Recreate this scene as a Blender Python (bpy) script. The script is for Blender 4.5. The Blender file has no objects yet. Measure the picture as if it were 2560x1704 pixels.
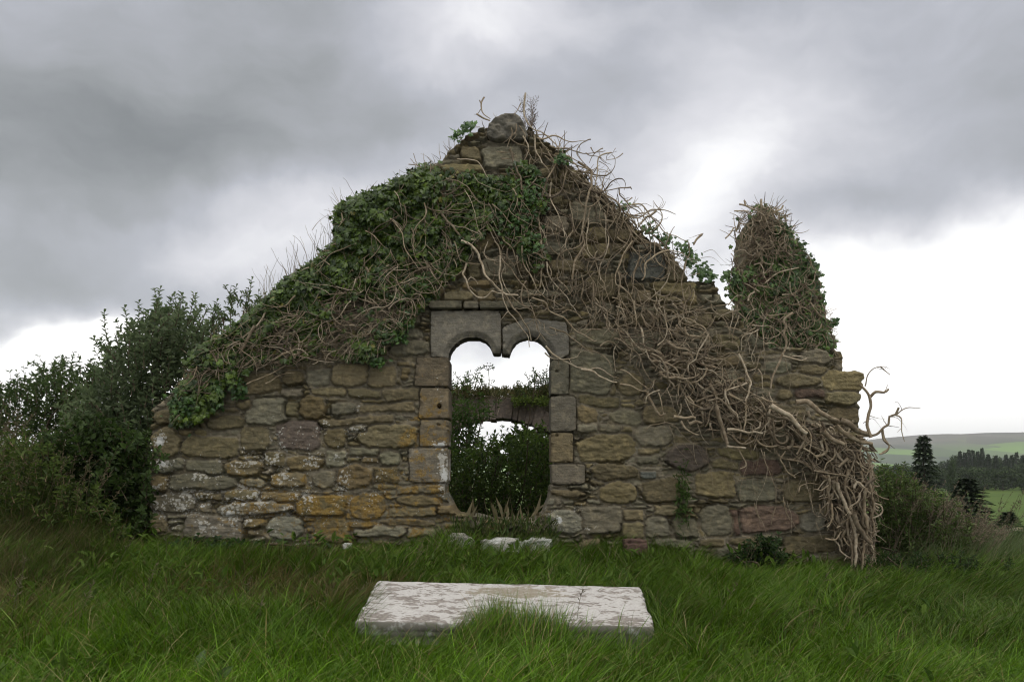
import bpy, math
import numpy as np
from mathutils import Vector
R = math.radians
sc = bpy.context.scene
col = sc.collection

# ------------------------------------------------------------------ camera
EYE = 1.5                 # eye height above the local origin
F, CX, CY = 2173.0, 1280.0, 1173.5     # focal length / principal column / horizon row of the survey photo (2560 px wide)
cam_d = bpy.data.cameras.new('camera')
cam = bpy.data.objects.new('camera', cam_d); col.objects.link(cam)
cam.location = (0, 0, EYE); cam.rotation_euler = (R(90), 0, 0)
cam_d.sensor_width = 36.0
cam_d.lens = 36.0 * F / 2560.0
cam_d.shift_y = (CY - 852.0) / 2560.0
cam_d.clip_start = 0.05; cam_d.clip_end = 9000
sc.camera = cam
cam_d.dof.use_dof = True; cam_d.dof.focus_distance = 8.6; cam_d.dof.aperture_fstop = 13.0

# ------------------------------------------------------------------ light and exposure
sc.view_settings.view_transform = 'Standard'; sc.view_settings.look = 'None'
sc.view_settings.exposure = 0.0; sc.view_settings.gamma = 1.0
SUN_EL, SUN_AZ = R(56), R(140)         # azimuth measured from +Y (view direction) towards +X
sun_d = bpy.data.lights.new('sun', 'SUN'); sun_d.energy = 0.9; sun_d.angle = R(25); sun_d.color = (1.0, .96, .9)
sun = bpy.data.objects.new('sun', sun_d); col.objects.link(sun)
sdir = Vector((math.sin(SUN_AZ)*math.cos(SUN_EL), math.cos(SUN_AZ)*math.cos(SUN_EL), math.sin(SUN_EL)))
sun.rotation_euler = sdir.to_track_quat('Z', 'Y').to_euler()

world = bpy.data.worlds.new('World'); sc.world = world; world.use_nodes = True
nt = world.node_tree; nt.nodes.clear()
def N(t, **kw):
    n = nt.nodes.new(t)
    for k, v in kw.items(): setattr(n, k, v)
    return n
def L(a, b): nt.links.new(a, b)
def mth(op, a, b=None, c=None):
    n = N('ShaderNodeMath', operation=op)
    for i, v in enumerate((a, b, c)):
        if v is None: continue
        if isinstance(v, (int, float)): n.inputs[i].default_value = v
        else: L(v, n.inputs[i])
    return n.outputs[0]
tc = N('ShaderNodeTexCoord'); sep = N('ShaderNodeSeparateXYZ'); L(tc.outputs['Generated'], sep.inputs[0])
az = mth('ARCTAN2', sep.outputs[0], sep.outputs[1]); el = mth('ARCSINE', sep.outputs[2])
comb = N('ShaderNodeCombineXYZ'); L(az, comb.inputs[0]); L(el, comb.inputs[1])
# warp the coordinates so cloud edges are ragged
wn = N('ShaderNodeTexNoise'); wn.inputs['Scale'].default_value = 4.5; wn.inputs['Detail'].default_value = 5; wn.inputs['Roughness'].default_value = .55
L(comb.outputs[0], wn.inputs['Vector'])
wv = N('ShaderNodeVectorMath', operation='SUBTRACT'); L(wn.outputs['Color'], wv.inputs[0]); wv.inputs[1].default_value = (.5, .5, .5)
ws = N('ShaderNodeVectorMath', operation='SCALE'); L(wv.outputs[0], ws.inputs[0]); ws.inputs['Scale'].default_value = .16
wa = N('ShaderNodeVectorMath', operation='ADD'); L(comb.outputs[0], wa.inputs[0]); L(ws.outputs[0], wa.inputs[1])
P = wa.outputs[0]
def ae(px, py):
    x, y = px - CX, CY - py
    return math.atan2(x, F), math.atan2(y, math.hypot(F, x))
# (px, py, half width px, half height px, rotation deg, amplitude): luminance bumps over a mid grey deck, photo pixels
BLOBS = [
 (150, 420, 620, 130, 6, -.14), (-100, 250, 500, 220, 0, -.05), (620, 260, 330, 130, 28, -.11), (1000, 300, 260, 75, 20, -.15),
 (1130, 80, 190, 280, -35, .22), (1500, 20, 300, 90, 0, .10), (1850, 270, 330, 170, 10, .24), (1430, 230, 200, 160, 0, -.02),
 (2350, 120, 420, 140, 0, .02), (2250, 470, 480, 60, 3, -.17), (1560, 140, 150, 130, 30, -.05), (690, 580, 380, 120, 20, .30), (640, 800, 420, 90, 15, .0),
 (200, 720, 420, 60, -4, -.14), (120, 880, 300, 58, 10, .70), (2300, 800, 560, 215, 3, .75), (1650, 560, 240, 120, 25, .35),
 (1250, 1040, 2600, 150, 0, .95), (300, 80, 420, 130, 20, -.03),
]
acc = None
for (px, py, a, b, rot, amp) in BLOBS:
    u0, v0 = ae(px, py)
    mp = N('ShaderNodeMapping', vector_type='TEXTURE')
    mp.inputs['Location'].default_value = (u0, v0, 0); mp.inputs['Rotation'].default_value = (0, 0, R(rot))
    mp.inputs['Scale'].default_value = (a / F, b / F, 1); L(P, mp.inputs['Vector'])
    dt = N('ShaderNodeVectorMath', operation='DOT_PRODUCT'); L(mp.outputs[0], dt.inputs[0]); L(mp.outputs[0], dt.inputs[1])
    g = mth('MULTIPLY', mth('EXPONENT', mth('MULTIPLY', dt.outputs['Value'], -1.0)), amp)
    acc = g if acc is None else mth('ADD', acc, g)
fm = N('ShaderNodeMapping'); fm.inputs['Rotation'].default_value = (0, 0, R(-24)); fm.inputs['Scale'].default_value = (2.2, 5.0, 1); L(P, fm.inputs['Vector'])
fn = N('ShaderNodeTexNoise'); fn.inputs['Scale'].default_value = 1.5; fn.inputs['Detail'].default_value = 7; fn.inputs['Roughness'].default_value = .56
L(fm.outputs[0], fn.inputs['Vector'])
acc = mth('ADD', acc, mth('MULTIPLY', mth('SUBTRACT', fn.outputs['Fac'], .5), .48))
# unseen sky luminance added overhead and behind the viewer, to light the wall
thin = mth('ADD', mth('MULTIPLY', mth('SMOOTH_MIN', mth('MAXIMUM', mth('MULTIPLY', sep.outputs[1], -1.6), 0.), 1., .2), .34), mth('MULTIPLY', mth('MAXIMUM', mth('SUBTRACT', sep.outputs[2], .50), 0.), 2.6))
lum = mth('MAXIMUM', mth('ADD', mth('ADD', acc, thin), .475), .12)
# tint: neutral to lavender grey as the deck thins, white where it opens
cr = N('ShaderNodeValToRGB'); e = cr.color_ramp.elements
e[0].position = 0.0; e[0].color = (.17, .185, .19, 1); e[1].position = 1.0; e[1].color = (1.55, 1.52, 1.5, 1)
for p, c in ((.2, (.19, .205, .215, 1)), (.36, (.34, .355, .375, 1)), (.52, (.50, .515, .57, 1)), (.70, (.78, .78, .83, 1)), (.85, (1.15, 1.15, 1.16, 1))):
    q = e.new(p); q.color = c
L(lum, cr.inputs[0])
sky = N('ShaderNodeTexSky', sky_type='NISHITA'); sky.sun_disc = False; sky.sun_elevation = SUN_EL; sky.sun_rotation = SUN_AZ
SKY_STR = 0.1
c10 = N('ShaderNodeVectorMath', operation='SCALE'); L(cr.outputs[0], c10.inputs[0]); c10.inputs['Scale'].default_value = 1.0 / SKY_STR
mx = N('ShaderNodeMix', data_type='RGBA'); mx.inputs[0].default_value = .96
L(sky.outputs[0], mx.inputs[6]); L(c10.outputs[0], mx.inputs[7])
bg = N('ShaderNodeBackground'); bg.inputs['Strength'].default_value = SKY_STR; L(mx.outputs[2], bg.inputs[0])
wo = N('ShaderNodeOutputWorld'); L(bg.outputs[0], wo.inputs[0])
world.cycles.sampling_method = 'MANUAL'; world.cycles.sample_map_resolution = 512
sc.cycles.pixel_filter_type = 'BLACKMAN_HARRIS'; sc.cycles.filter_width = 1.15
sc.cycles.max_bounces = 6; sc.cycles.diffuse_bounces = 3; sc.cycles.transmission_bounces = 3; sc.cycles.transparent_max_bounces = 6

# ------------------------------------------------------------------ helpers
def W(px, py, Y):
    return np.array(((px - CX) / F * Y, Y, EYE + (CY - py) / F * Y))
def Wa(p, Y):
    p = np.asarray(p, float); Y = np.broadcast_to(np.asarray(Y, float), p.shape[:-1])
    return np.stack(((p[..., 0] - CX) / F * Y, Y, EYE + (CY - p[..., 1]) / F * Y), -1)
def D2(l): return [(x * 1.0866, y * 1.0866) for x, y in l]

def _hash(i, j, s):
    n = (i.astype(np.int64) * 374761393 + j.astype(np.int64) * 668265263 + s * 974711) & 0x7fffffff
    n = ((n ^ (n >> 13)) * 1274126177) & 0x7fffffff
    n = (n ^ (n >> 16)) & 0xffffff
    return n / float(0xffffff)
def vn(x, y, s=0):
    x = np.asarray(x, float); y = np.asarray(y, float)
    i = np.floor(x); j = np.floor(y); fx = x - i; fy = y - j
    fx = fx * fx * (3 - 2 * fx); fy = fy * fy * (3 - 2 * fy)
    a = _hash(i, j, s); b = _hash(i + 1, j, s); c = _hash(i, j + 1, s); d = _hash(i + 1, j + 1, s)
    return (a * (1 - fx) + b * fx) * (1 - fy) + (c * (1 - fx) + d * fx) * fy
def fbm(x, y, s=0, o=4):
    r = 0; a = .5
    for k in range(o):
        r = r + a * vn(x, y, s + k * 17); x = x * 2.03 + 5.1; y = y * 2.03 + 1.7; a *= .5
    return r / (1 - .5 ** o)
def inpoly(x, y, poly):
    x = np.asarray(x, float); y = np.asarray(y, float); r = np.zeros(x.shape, bool); n = len(poly)
    for k in range(n):
        x0, y0 = poly[k]; x1, y1 = poly[(k + 1) % n]
        if y0 == y1: continue
        c = (y0 > y) != (y1 > y)
        r ^= c & (x < (x1 - x0) * (y - y0) / (y1 - y0) + x0)
    return r
def sample_poly(poly, n, rng, dens=None):
    xs = [p[0] for p in poly]; ys = [p[1] for p in poly]; out = []
    tot = 0
    while tot < n:
        x = rng.uniform(min(xs), max(xs), n * 2); y = rng.uniform(min(ys), max(ys), n * 2)
        k = inpoly(x, y, poly)
        if dens is not None: k &= rng.random(n * 2) < dens(x, y)
        out.append(np.stack((x[k], y[k]), 1)); tot += k.sum()
        if len(out) > 60: break
    return np.concatenate(out)[:n]

def mesh_np(name, v, faces, colr=None, extra=None, smooth=True):
    """faces: list of (n,k) index arrays"""
    me = bpy.data.meshes.new(name)
    faces = [f for f in faces if len(f)]
    nl = sum(f.size for f in faces); nf = sum(len(f) for f in faces)
    me.vertices.add(len(v)); me.vertices.foreach_set('co', np.ascontiguousarray(v, np.float32).ravel())
    me.loops.add(nl); me.polygons.add(nf)
    me.loops.foreach_set('vertex_index', np.concatenate([f.ravel() for f in faces]).astype(np.int32))
    st = []; o = 0
    for f in faces:
        st.append(o + np.arange(len(f)) * f.shape[1]); o += f.size
    me.polygons.foreach_set('loop_start', np.concatenate(st).astype(np.int32))
    me.update(calc_edges=True)
    me.polygons.foreach_set('use_smooth', np.full(nf, smooth))
    if colr is not None:
        a = me.attributes.new('col', 'FLOAT_COLOR', 'POINT')
        c = np.ones((len(v), 4), np.float32); c[:, :3] = colr; a.data.foreach_set('color', c.ravel())
    if extra is not None:
        a = me.attributes.new('ext', 'FLOAT_COLOR', 'POINT')
        c = np.ones((len(v), 4), np.float32); c[:, :3] = extra; a.data.foreach_set('color', c.ravel())
    return me
def link(name, me, mat=None, parent=None, **props):
    o = bpy.data.objects.new(name, me); col.objects.link(o)
    if mat is not None and len(me.materials) == 0: me.materials.append(mat)
    if parent is not None: o.parent = parent; o.matrix_parent_inverse = parent.matrix_world.inverted()
    for k, v in props.items(): o[k] = v
    return o
def thing(name, label, cat, loc=(0, 0, 0), group=None):
    o = bpy.data.objects.new(name, None); col.objects.link(o); o.location = [float(q) for q in loc]; o.empty_display_size = .2
    o['label'] = label; o['category'] = cat
    if group: o['group'] = group
    bpy.context.view_layer.update()
    return o

class Tubes:
    def __init__(s): s.v = []; s.f = []; s.c = []; s.n = 0
    def add(s, pts, rad, color, sides=5):
        pts = np.asarray(pts, float); rad = np.broadcast_to(np.asarray(rad, float), (len(pts),))
        t = np.gradient(pts, axis=0); t /= np.linalg.norm(t, axis=1, keepdims=True) + 1e-9
        ref = np.tile(np.array((0., 1., 0.)), (len(pts), 1))
        if np.abs(t[:, 1]).max() > .93: ref = np.tile(np.array((.8, 0., .6)), (len(pts), 1))
        a = np.cross(t, ref); a /= np.linalg.norm(a, axis=1, keepdims=True) + 1e-9; b = np.cross(t, a)
        th = np.arange(sides) / sides * 2 * math.pi
        ring = pts[:, None] + rad[:, None, None] * (np.cos(th)[None, :, None] * a[:, None] + np.sin(th)[None, :, None] * b[:, None])
        m = len(pts)
        i = (np.arange(m - 1)[:, None] * sides + np.arange(sides)[None]).ravel()
        j = (np.arange(m - 1)[:, None] * sides + (np.arange(sides)[None] + 1) % sides).ravel()
        s.f.append(np.stack((i, j, j + sides, i + sides), 1) + s.n)
        s.v.append(ring.reshape(-1, 3)); s.c.append(np.tile(np.asarray(color, float), (m * sides, 1))); s.n += m * sides
    def mesh(s, name): return mesh_np(name, np.concatenate(s.v), [np.concatenate(s.f)], np.concatenate(s.c))

def crom(p, step):
    """Catmull-Rom resample of a polyline (n,k) at about `step` spacing"""
    p = np.asarray(p, float)
    if len(p) < 3: p = np.stack([p[0], (p[0] + p[-1]) / 2, p[-1]])
    q = np.concatenate(([2 * p[0] - p[1]], p, [2 * p[-1] - p[-2]])); out = []
    for i in range(1, len(q) - 2):
        n = max(2, int(np.linalg.norm(q[i + 1][:2] - q[i][:2]) / step)); t = (np.arange(n) / n)[:, None]
        a, b, c, d = q[i - 1], q[i], q[i + 1], q[i + 2]
        out.append(.5 * (2 * b + (c - a) * t + (2 * a - 5 * b + 4 * c - d) * t * t + (-a + 3 * b - 3 * c + d) * t ** 3))
    out.append(p[-1:]); return np.concatenate(out)

# leaf templates: x across, y along, z normal
def T_ivy():
    rim = [(0, -.05), (.28, -.16), (.52, .06), (.36, .26), (.5, .55), (.22, .6), (0, 1.0), (-.22, .6), (-.5, .55), (-.36, .26), (-.52, .06), (-.28, -.16)]
    v = [(0, .25, .06)] + [(x, y, -.12 * abs(x) * 2 - .05 * y) for x, y in rim]
    n = len(rim); return np.array(v), [np.array([(0, 1 + i, 1 + (i + 1) % n) for i in range(n)])]
def T_oval(w=.42, fold=.12):
    v = [(0, 0, 0), (w * .42, .28, fold), (w * .46, .62, fold), (0, 1, -.08), (-w * .46, .62, fold), (-w * .42, .28, fold)]
    return np.array(v), [np.array([(0, 1, 2, 3), (3, 4, 5, 0)])]
def T_simple(w=.6):
    return np.array([(0, 0, 0), (w / 2, .5, .1), (0, 1, -.05), (-w / 2, .5, .1)]), [np.array([(0, 1, 2), (0, 2, 3)])]
def scatter(tmpl, pos, ydir, ndir, size, colr):
    """instances of a leaf template: ydir = direction of the leaf tip, ndir = rough normal"""
    tv, tf = tmpl; n = len(pos)
    y = ydir / (np.linalg.norm(ydir, axis=1, keepdims=True) + 1e-9)
    x = np.cross(y, ndir); x /= np.linalg.norm(x, axis=1, keepdims=True) + 1e-9
    z = np.cross(x, y)
    size = np.broadcast_to(np.asarray(size, float), (n,))[:, None, None]
    v = pos[:, None] + size * (tv[None, :, 0:1] * x[:, None] + tv[None, :, 1:2] * y[:, None] + tv[None, :, 2:3] * z[:, None])
    k = len(tv); off = (np.arange(n) * k)
    f = [(a[None] + off[:, None, None]).reshape(-1, a.shape[1]) for a in tf]
    return v.reshape(-1, 3), f, np.repeat(colr, k, axis=0)
class Bag:
    """collects scattered geometry into one mesh"""
    def __init__(s): s.v = []; s.f = []; s.c = []; s.n = 0
    def add(s, r):
        v, f, c = r; s.v.append(v); s.c.append(c); s.f += [a + s.n for a in f]; s.n += len(v)
    def mesh(s, name, smooth=False):
        g = {}
        for a in s.f: g.setdefault(a.shape[1], []).append(a)
        return mesh_np(name, np.concatenate(s.v), [np.concatenate(a) for a in g.values()], np.concatenate(s.c), smooth=smooth)
def pal(rng, n, a, b, jit=.25):
    t = rng.random((n, 1)); c = np.array(a)[None] * (1 - t) + np.array(b)[None] * t
    return c * (1 + jit * (rng.random((n, 1)) * 2 - 1))

# ------------------------------------------------------------------ materials
class M:
    def __init__(s, name):
        s.m = bpy.data.materials.new(name); s.m.use_nodes = True; s.t = s.m.node_tree; s.t.nodes.clear()
        s.out = s.n('ShaderNodeOutputMaterial')
    def n(s, t, **kw):
        x = s.t.nodes.new(t)
        for k, v in kw.items(): setattr(x, k, v)
        return x
    def l(s, a, b): s.t.links.new(a, b)
    def val(s, sock, v):
        if hasattr(v, 'links') or hasattr(v, 'is_linked'): s.l(v, sock)
        else: sock.default_value = v
    def noise(s, scale, vec=None, detail=4, rough=.55, dist=0):
        x = s.n('ShaderNodeTexNoise'); x.inputs['Scale'].default_value = scale; x.inputs['Detail'].default_value = detail
        x.inputs['Roughness'].default_value = rough; x.inputs['Distortion'].default_value = dist
        if vec is not None: s.l(vec, x.inputs['Vector'])
        return x.outputs['Fac']
    def math(s, op, a, b=None, clamp=False):
        x = s.n('ShaderNodeMath', operation=op); x.use_clamp = clamp; s.val(x.inputs[0], a)
        if b is not None: s.val(x.inputs[1], b)
        return x.outputs[0]
    def ramp(s, v, lo, hi, a=0., b=1.):
        x = s.n('ShaderNodeMapRange'); x.interpolation_type = 'SMOOTHSTEP'; s.l(v, x.inputs[0])
        for i, q in zip((1, 2, 3, 4), (lo, hi, a, b)): s.val(x.inputs[i], q)
        return x.outputs[0]
    def mix(s, f, a, b, mode='MIX'):
        x = s.n('ShaderNodeMix', data_type='RGBA', blend_type=mode); s.val(x.inputs[0], f)
        for i, q in ((6, a), (7, b)):
            if isinstance(q, tuple): x.inputs[i].default_value = (*q[:3], 1)
            else: s.l(q, x.inputs[i])
        return x.outputs[2]
    def attr(s, name): return s.n('ShaderNodeAttribute', attribute_name=name)
    def coord(s): return s.n('ShaderNodeTexCoord').outputs['Object']
    def mapping(s, vec, scale, rot=(0, 0, 0)):
        x = s.n('ShaderNodeMapping'); s.l(vec, x.inputs[0]); x.inputs['Scale'].default_value = scale; x.inputs['Rotation'].default_value = rot
        return x.outputs[0]
    def bsdf(s, color, rough=.9, bump=None, bstr=.3, bdist=.01, spec=.3, trans=0.):
        p = s.n('ShaderNodeBsdfPrincipled'); s.val(p.inputs['Base Color'], color if not isinstance(color, tuple) else (*color, 1))
        s.val(p.inputs['Roughness'], rough); p.inputs['Specular IOR Level'].default_value = spec
        if bump is not None:
            b = s.n('ShaderNodeBump'); b.inputs['Strength'].default_value = bstr; b.inputs['Distance'].default_value = bdist
            s.l(bump, b.inputs['Height']); s.l(b.outputs[0], p.inputs['Normal'])
        sh = p.outputs[0]
        if trans > 0:
            t = s.n('ShaderNodeBsdfTranslucent'); s.val(t.inputs[0], color if not isinstance(color, tuple) else (*color, 1))
            x = s.n('ShaderNodeMixShader'); x.inputs[0].default_value = trans; s.l(sh, x.inputs[1]); s.l(t.outputs[0], x.inputs[2]); sh = x.outputs[0]
        s.l(sh, s.out.inputs[0]); return s.m

def mat_stone():
    m = M('rubble_stone'); a = m.attr('col'); e = m.attr('ext'); P = m.coord()
    sp = m.n('ShaderNodeSeparateColor'); m.l(e.outputs['Color'], sp.inputs[0])
    bed = m.noise(9, m.mapping(P, (1, 1, 5)), 6, .65)            # bedding planes run level
    grit = m.noise(160, P, 3, .6); big = m.noise(14, P, 5, .6)
    c = m.mix(m.ramp(bed, .3, .7), a.outputs['Color'], m.mix(1., a.outputs['Color'], (.70, .68, .65), 'MULTIPLY'))
    c = m.mix(m.ramp(big, .45, .75), c, m.mix(1., a.outputs['Color'], (1.45, 1.38, 1.25), 'MULTIPLY'))
    c = m.mix(m.ramp(grit, .35, .62, 0, .35), c, m.mix(1., c, (.5, .5, .5), 'MULTIPLY'))
    # ochre lichen
    n1 = m.noise(11, P, 6, .62, .4)
    th = m.math('SUBTRACT', .78, m.math('MULTIPLY', sp.outputs[0], .40))
    o = m.ramp(m.math('ADD', m.math('MULTIPLY', n1, .75), m.math('MULTIPLY', m.noise(55, P, 4, .65), .25)), th, m.math('ADD', th, .12))
    c = m.mix(m.math('MULTIPLY', o, .8), c, m.mix(m.ramp(m.noise(60, P, 3), .35, .65), (.17, .10, .022), (.27, .18, .05)))
    # white lichen spots and patches
    v = m.n('ShaderNodeTexVoronoi', feature='F1'); v.inputs['Scale'].default_value = 34; v.inputs['Randomness'].default_value = 1
    wv = m.n('ShaderNodeVectorMath', operation='MULTIPLY_ADD'); nn = m.n('ShaderNodeTexNoise'); nn.inputs['Scale'].default_value = 45; m.l(P, nn.inputs['Vector'])
    m.l(nn.outputs['Color'], wv.inputs[0]); wv.inputs[1].default_value = (.03, .03, .03); m.l(P, wv.inputs[2]); m.l(wv.outputs[0], v.inputs['Vector'])
    sz = m.ramp(m.math('MULTIPLY', m.noise(6, P, 3), m.math('ADD', sp.outputs[1], .30)), .26, .66, -.05, .66)
    w = m.ramp(m.math('SUBTRACT', sz, v.outputs['Distance']), 0.0, .10)
    patch = m.noise(7, P, 7, .6); tp = m.math('SUBTRACT', 1.12, m.math('MULTIPLY', sp.outputs[1], .68))
    w2 = m.ramp(patch, tp, m.math('ADD', tp, .04))
    c = m.mix(m.math('MULTIPLY', w, .8), c, (.42, .41, .36)); c = m.mix(w2, c, (.55, .55, .52))
    # moss
    mo = m.ramp(m.noise(9, P, 5, .6), m.math('SUBTRACT', .9, m.math('MULTIPLY', sp.outputs[2], .6)), .9)
    c = m.mix(mo, c, (.035, .05, .012))
    h = m.math('ADD', m.math('MULTIPLY', grit, .35), m.math('ADD', m.math('MULTIPLY', bed, .5), m.math('MULTIPLY', m.noise(42, P, 6, .72), 1.1)))
    return m.bsdf(c, .95, h, 1., .016, .12)
def mat_bark():
    m = M('dead_ivy_bark'); a = m.attr('col'); P = m.coord()
    n1 = m.noise(28, P, 4); n2 = m.noise(190, P, 3)
    c = m.mix(m.ramp(n1, .35, .7), m.mix(1., a.outputs['Color'], (.6, .55, .5), 'MULTIPLY'), a.outputs['Color'])
    c = m.mix(m.ramp(n2, .5, .7, 0, .5), c, m.mix(1., c, (.5, .48, .45), 'MULTIPLY'))
    return m.bsdf(c, .9, n2, .5, .006, .2)
def mat_leaf(name, rough=.45, trans=.25, spec=.35):
    m = M(name); a = m.attr('col'); P = m.coord()
    n = m.noise(40, P, 2); c = m.mix(m.ramp(n, .3, .7), m.mix(1., a.outputs['Color'], (.72, .76, .8), 'MULTIPLY'), a.outputs['Color'])
    return m.bsdf(c, rough, None, 0, 0, spec, trans)
MS = mat_stone(); MB = mat_bark(); ML = mat_leaf('ivy_leaf', .38, .15, .35); MG = mat_leaf('grass_blade', .5, .3, .16); MF = mat_leaf('shrub_leaf', .5, .42, .25)
MFAR = mat_leaf('distant_foliage', .8, .0, .1)
# ------------------------------------------------------------------ ground
WY = 9.0
def sst(a, b, x):
    t = np.clip((x - a) / (b - a), 0, 1); return t * t * (3 - 2 * t)
def zg(x, y):
    x = np.asarray(x, float); y = np.asarray(y, float)
    z = np.interp(y, [0, 3, 5, 6, 7, 9, 14, 30, 90, 300, 1500, 9000], [-1.6, -1.52, -1.36, -1.25, -1.12, -.87, -.9, -2.8, -6.2, -6.2, -5, -5])
    z = z - .06 * sst(2., 3.5, x) * (y > 4) - .041 * np.clip(x, -6, 6) * np.clip(y / 9, 0, 1) * (1 - sst(12, 25, y))
    z = z + sst(-3.9, -6.5, x) * sst(6.5, 9.5, y) * (1 - sst(20, 40, y)) * .75
    z = z + (fbm(x * .9, y * .9, 5) - .5) * .14 * (1 - sst(40, 100, y))
    return z + EYE
xs = np.unique(np.concatenate((np.arange(-12, 12.01, .25), np.sign(np.linspace(-1, 1, 81)) * (12 + (np.abs(np.linspace(-1, 1, 81)) ** 3) * 5000))))
ys = np.unique(np.concatenate((np.arange(-6, 20.01, .25), 20 + (np.linspace(0, 1, 90) ** 3) * 7000)))
gx, gy = np.meshgrid(xs, ys); gv = np.stack((gx, gy, zg(gx, gy)), -1).reshape(-1, 3)
nx, ny = len(xs), len(ys); i = (np.arange(ny - 1)[:, None] * nx + np.arange(nx - 1)[None]).ravel()
gm = mesh_np('ground', gv, [np.stack((i, i + 1, i + nx + 1, i + nx), 1)])
m = M('meadow_ground'); P = m.coord()
sx = m.n('ShaderNodeSeparateXYZ'); m.l(P, sx.inputs[0])
near = m.mix(m.ramp(m.noise(3, P, 6), .35, .7), (.022, .022, .010), (.035, .045, .014))
far = m.mix(m.ramp(m.noise(.05, P, 5), .3, .7), (.055, .092, .016), (.075, .112, .022))
m.bsdf(m.mix(m.ramp(sx.outputs[1], 18, 60), near, far), .95, m.noise(8, P, 6), .6, .05, .1)
link('ground', gm, m.m, kind='structure')

# ------------------------------------------------------------------ masonry generator
PAL = {'b': (.172, .147, .088), 'g': (.186, .174, .122), 'p': (.136, .114, .090), 'o': (.182, .148, .082), 'y': (.215, .182, .100),
       'w': (.20, .19, .145), 'r': (.145, .104, .080), 's': (.125, .13, .115), 'm': (.23, .205, .15)}
def chamfer(zero, iters):
    """distance in cells from the cells where zero is True, up to iters"""
    d = np.where(zero, 0., 1e3)
    for _ in range(iters):
        p = np.pad(d, 1, constant_values=1e3)
        for dy in (-1, 0, 1):
            for dx in (-1, 0, 1):
                if dx or dy: d = np.minimum(d, p[1 + dy:1 + dy + d.shape[0], 1 + dx:1 + dx + d.shape[1]] + (1.414 if dx and dy else 1.))
    return d
def masonry(box, outline, opening, stones, cell, seed, fill_big=900, dressed=(), fillh=12., fillw=42., bigsize=(45, 120, 26, 56), paln='bbgggyowb', avoid=None):
    rng = np.random.default_rng(seed)
    x0, y0, x1, y1 = box
    X, Y = np.meshgrid(np.arange(x0, x1, cell), np.arange(y0, y1, cell))
    wx = X + (fbm(X / 46, Y / 46, seed) - .5) * 28 + (vn(X / 11, Y / 9, seed + 3) - .5) * 5
    wy = Y + (fbm(X / 60, Y / 40, seed + 9) - .5) * 16 + (vn(X / 13, Y / 9, seed + 5) - .5) * 4
    lab = np.zeros(X.shape, np.int32); best = np.full(X.shape, 9.); cols = [(0, 0, 0)]; prop = [(0, 0)]
    dl = np.zeros(X.shape, np.int32)
    for k, (nm, poly) in enumerate(dressed): dl[inpoly(X, Y, poly)] = k + 1
    def put(cx, cy, w, h, code, ang=0., n=4.):
        r = max(w, h) * .62
        ix0 = max(0, int((cx - r - 14 - x0) / cell)); ix1 = int((cx + r + 14 - x0) / cell); iy0 = max(0, int((cy - r - 14 - y0) / cell)); iy1 = int((cy + r + 14 - y0) / cell)
        sl = (slice(iy0, iy1), slice(ix0, ix1))
        ca, sa = math.cos(ang), math.sin(ang); dx = wx[sl] - cx; dy = wy[sl] - cy
        d = (np.abs((dx * ca + dy * sa) / (w / 2)) ** n + np.abs((-dx * sa + dy * ca) / (h / 2)) ** n) ** (1 / n)
        return sl, d
    def commit(sl, d, code):
        k = len(cols); c = (d < 1) & (d < best[sl]); lab[sl][c] = k; best[sl][c] = d[c]
        j = 1 + rng.uniform(-.2, .2); cols.append(tuple(np.array(PAL[code]) * j * (1 + rng.uniform(-.025, .025, 3)))); prop.append((rng.uniform(.0, .035), 1))
    for (cx, cy, w, h, code) in stones:
        sl, d = put(cx, cy, w, h, code, rng.uniform(-.08, .08), rng.choice([2.3, 2.8, 3.5, 5.5, 8.])); commit(sl, d, code)
    pts = []
    for q in range(fill_big):
        s = 1.0 if q < fill_big * .4 else (.62 if q < fill_big * .7 else .38)
        w = rng.uniform(bigsize[0], bigsize[1]) * s; h = min(rng.uniform(bigsize[2], bigsize[3]) * s, w * .8)
        cx, cy = rng.uniform(x0, x1), rng.uniform(y0, y1); cy = round(cy / 14) * 14
        if avoid is not None and avoid(cx, cy, w, h): continue
        sl, d = put(cx, cy, w, h, 'b', rng.uniform(-.06, .06), rng.uniform(2.8, 5))
        ins = d < 1.0
        if ins.sum() < 8: continue
        if (lab[sl][ins] > 0).mean() > .04 or (dl[sl][ins] > 0).mean() > .03: continue
        commit(sl, d, paln[rng.integers(len(paln))])
    # thin slates pack whatever is left, as a jittered running bond
    nb = len(cols)
    rws = np.floor(wy / fillh).astype(int); bestd = np.full(X.shape, 1e9); fl = np.zeros(X.shape, np.int64)
    for dr in (-1, 0, 1):
        r = rws + dr; ry = (r + .5 + (_hash(r, r * 0 + 7, seed) - .5) * .5) * fillh
        c0 = np.floor(wx / fillw + _hash(r, r * 0 + 3, seed)).astype(int)
        for dc in (-1, 0, 1):
            c = c0 + dc; cxx = (c + .5 - _hash(r, r * 0 + 3, seed) + (_hash(r, c, seed + 1) - .5) * .8) * fillw; cyy = ry + (_hash(r, c, seed + 2) - .5) * fillh * .7
            d = ((wx - cxx) / (fillw * .5)) ** 2 + ((wy - cyy) / (fillh * .5)) ** 2
            k = d < bestd; bestd[k] = d[k]; fl[k] = (r * 5003 + c)[k]
    em = lab == 0; u, inv = np.unique(fl[em], return_inverse=True); lab[em] = nb + inv
    fc = rng.choice(list('bgggmbygb'), len(u)); fv = 1 + rng.uniform(-.28, .22, len(u))
    cols = np.array(cols + [tuple(np.array(PAL[a]) * b) for a, b in zip(fc, fv)])
    base = np.array([p[0] for p in prop] + list(rng.uniform(-.025, .02, len(u)))); isb = np.array([p[1] for p in prop] + [0] * len(u))
    lab = np.where(dl > 0, 100000 + dl, lab)
    e = np.zeros(X.shape, bool)
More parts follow.
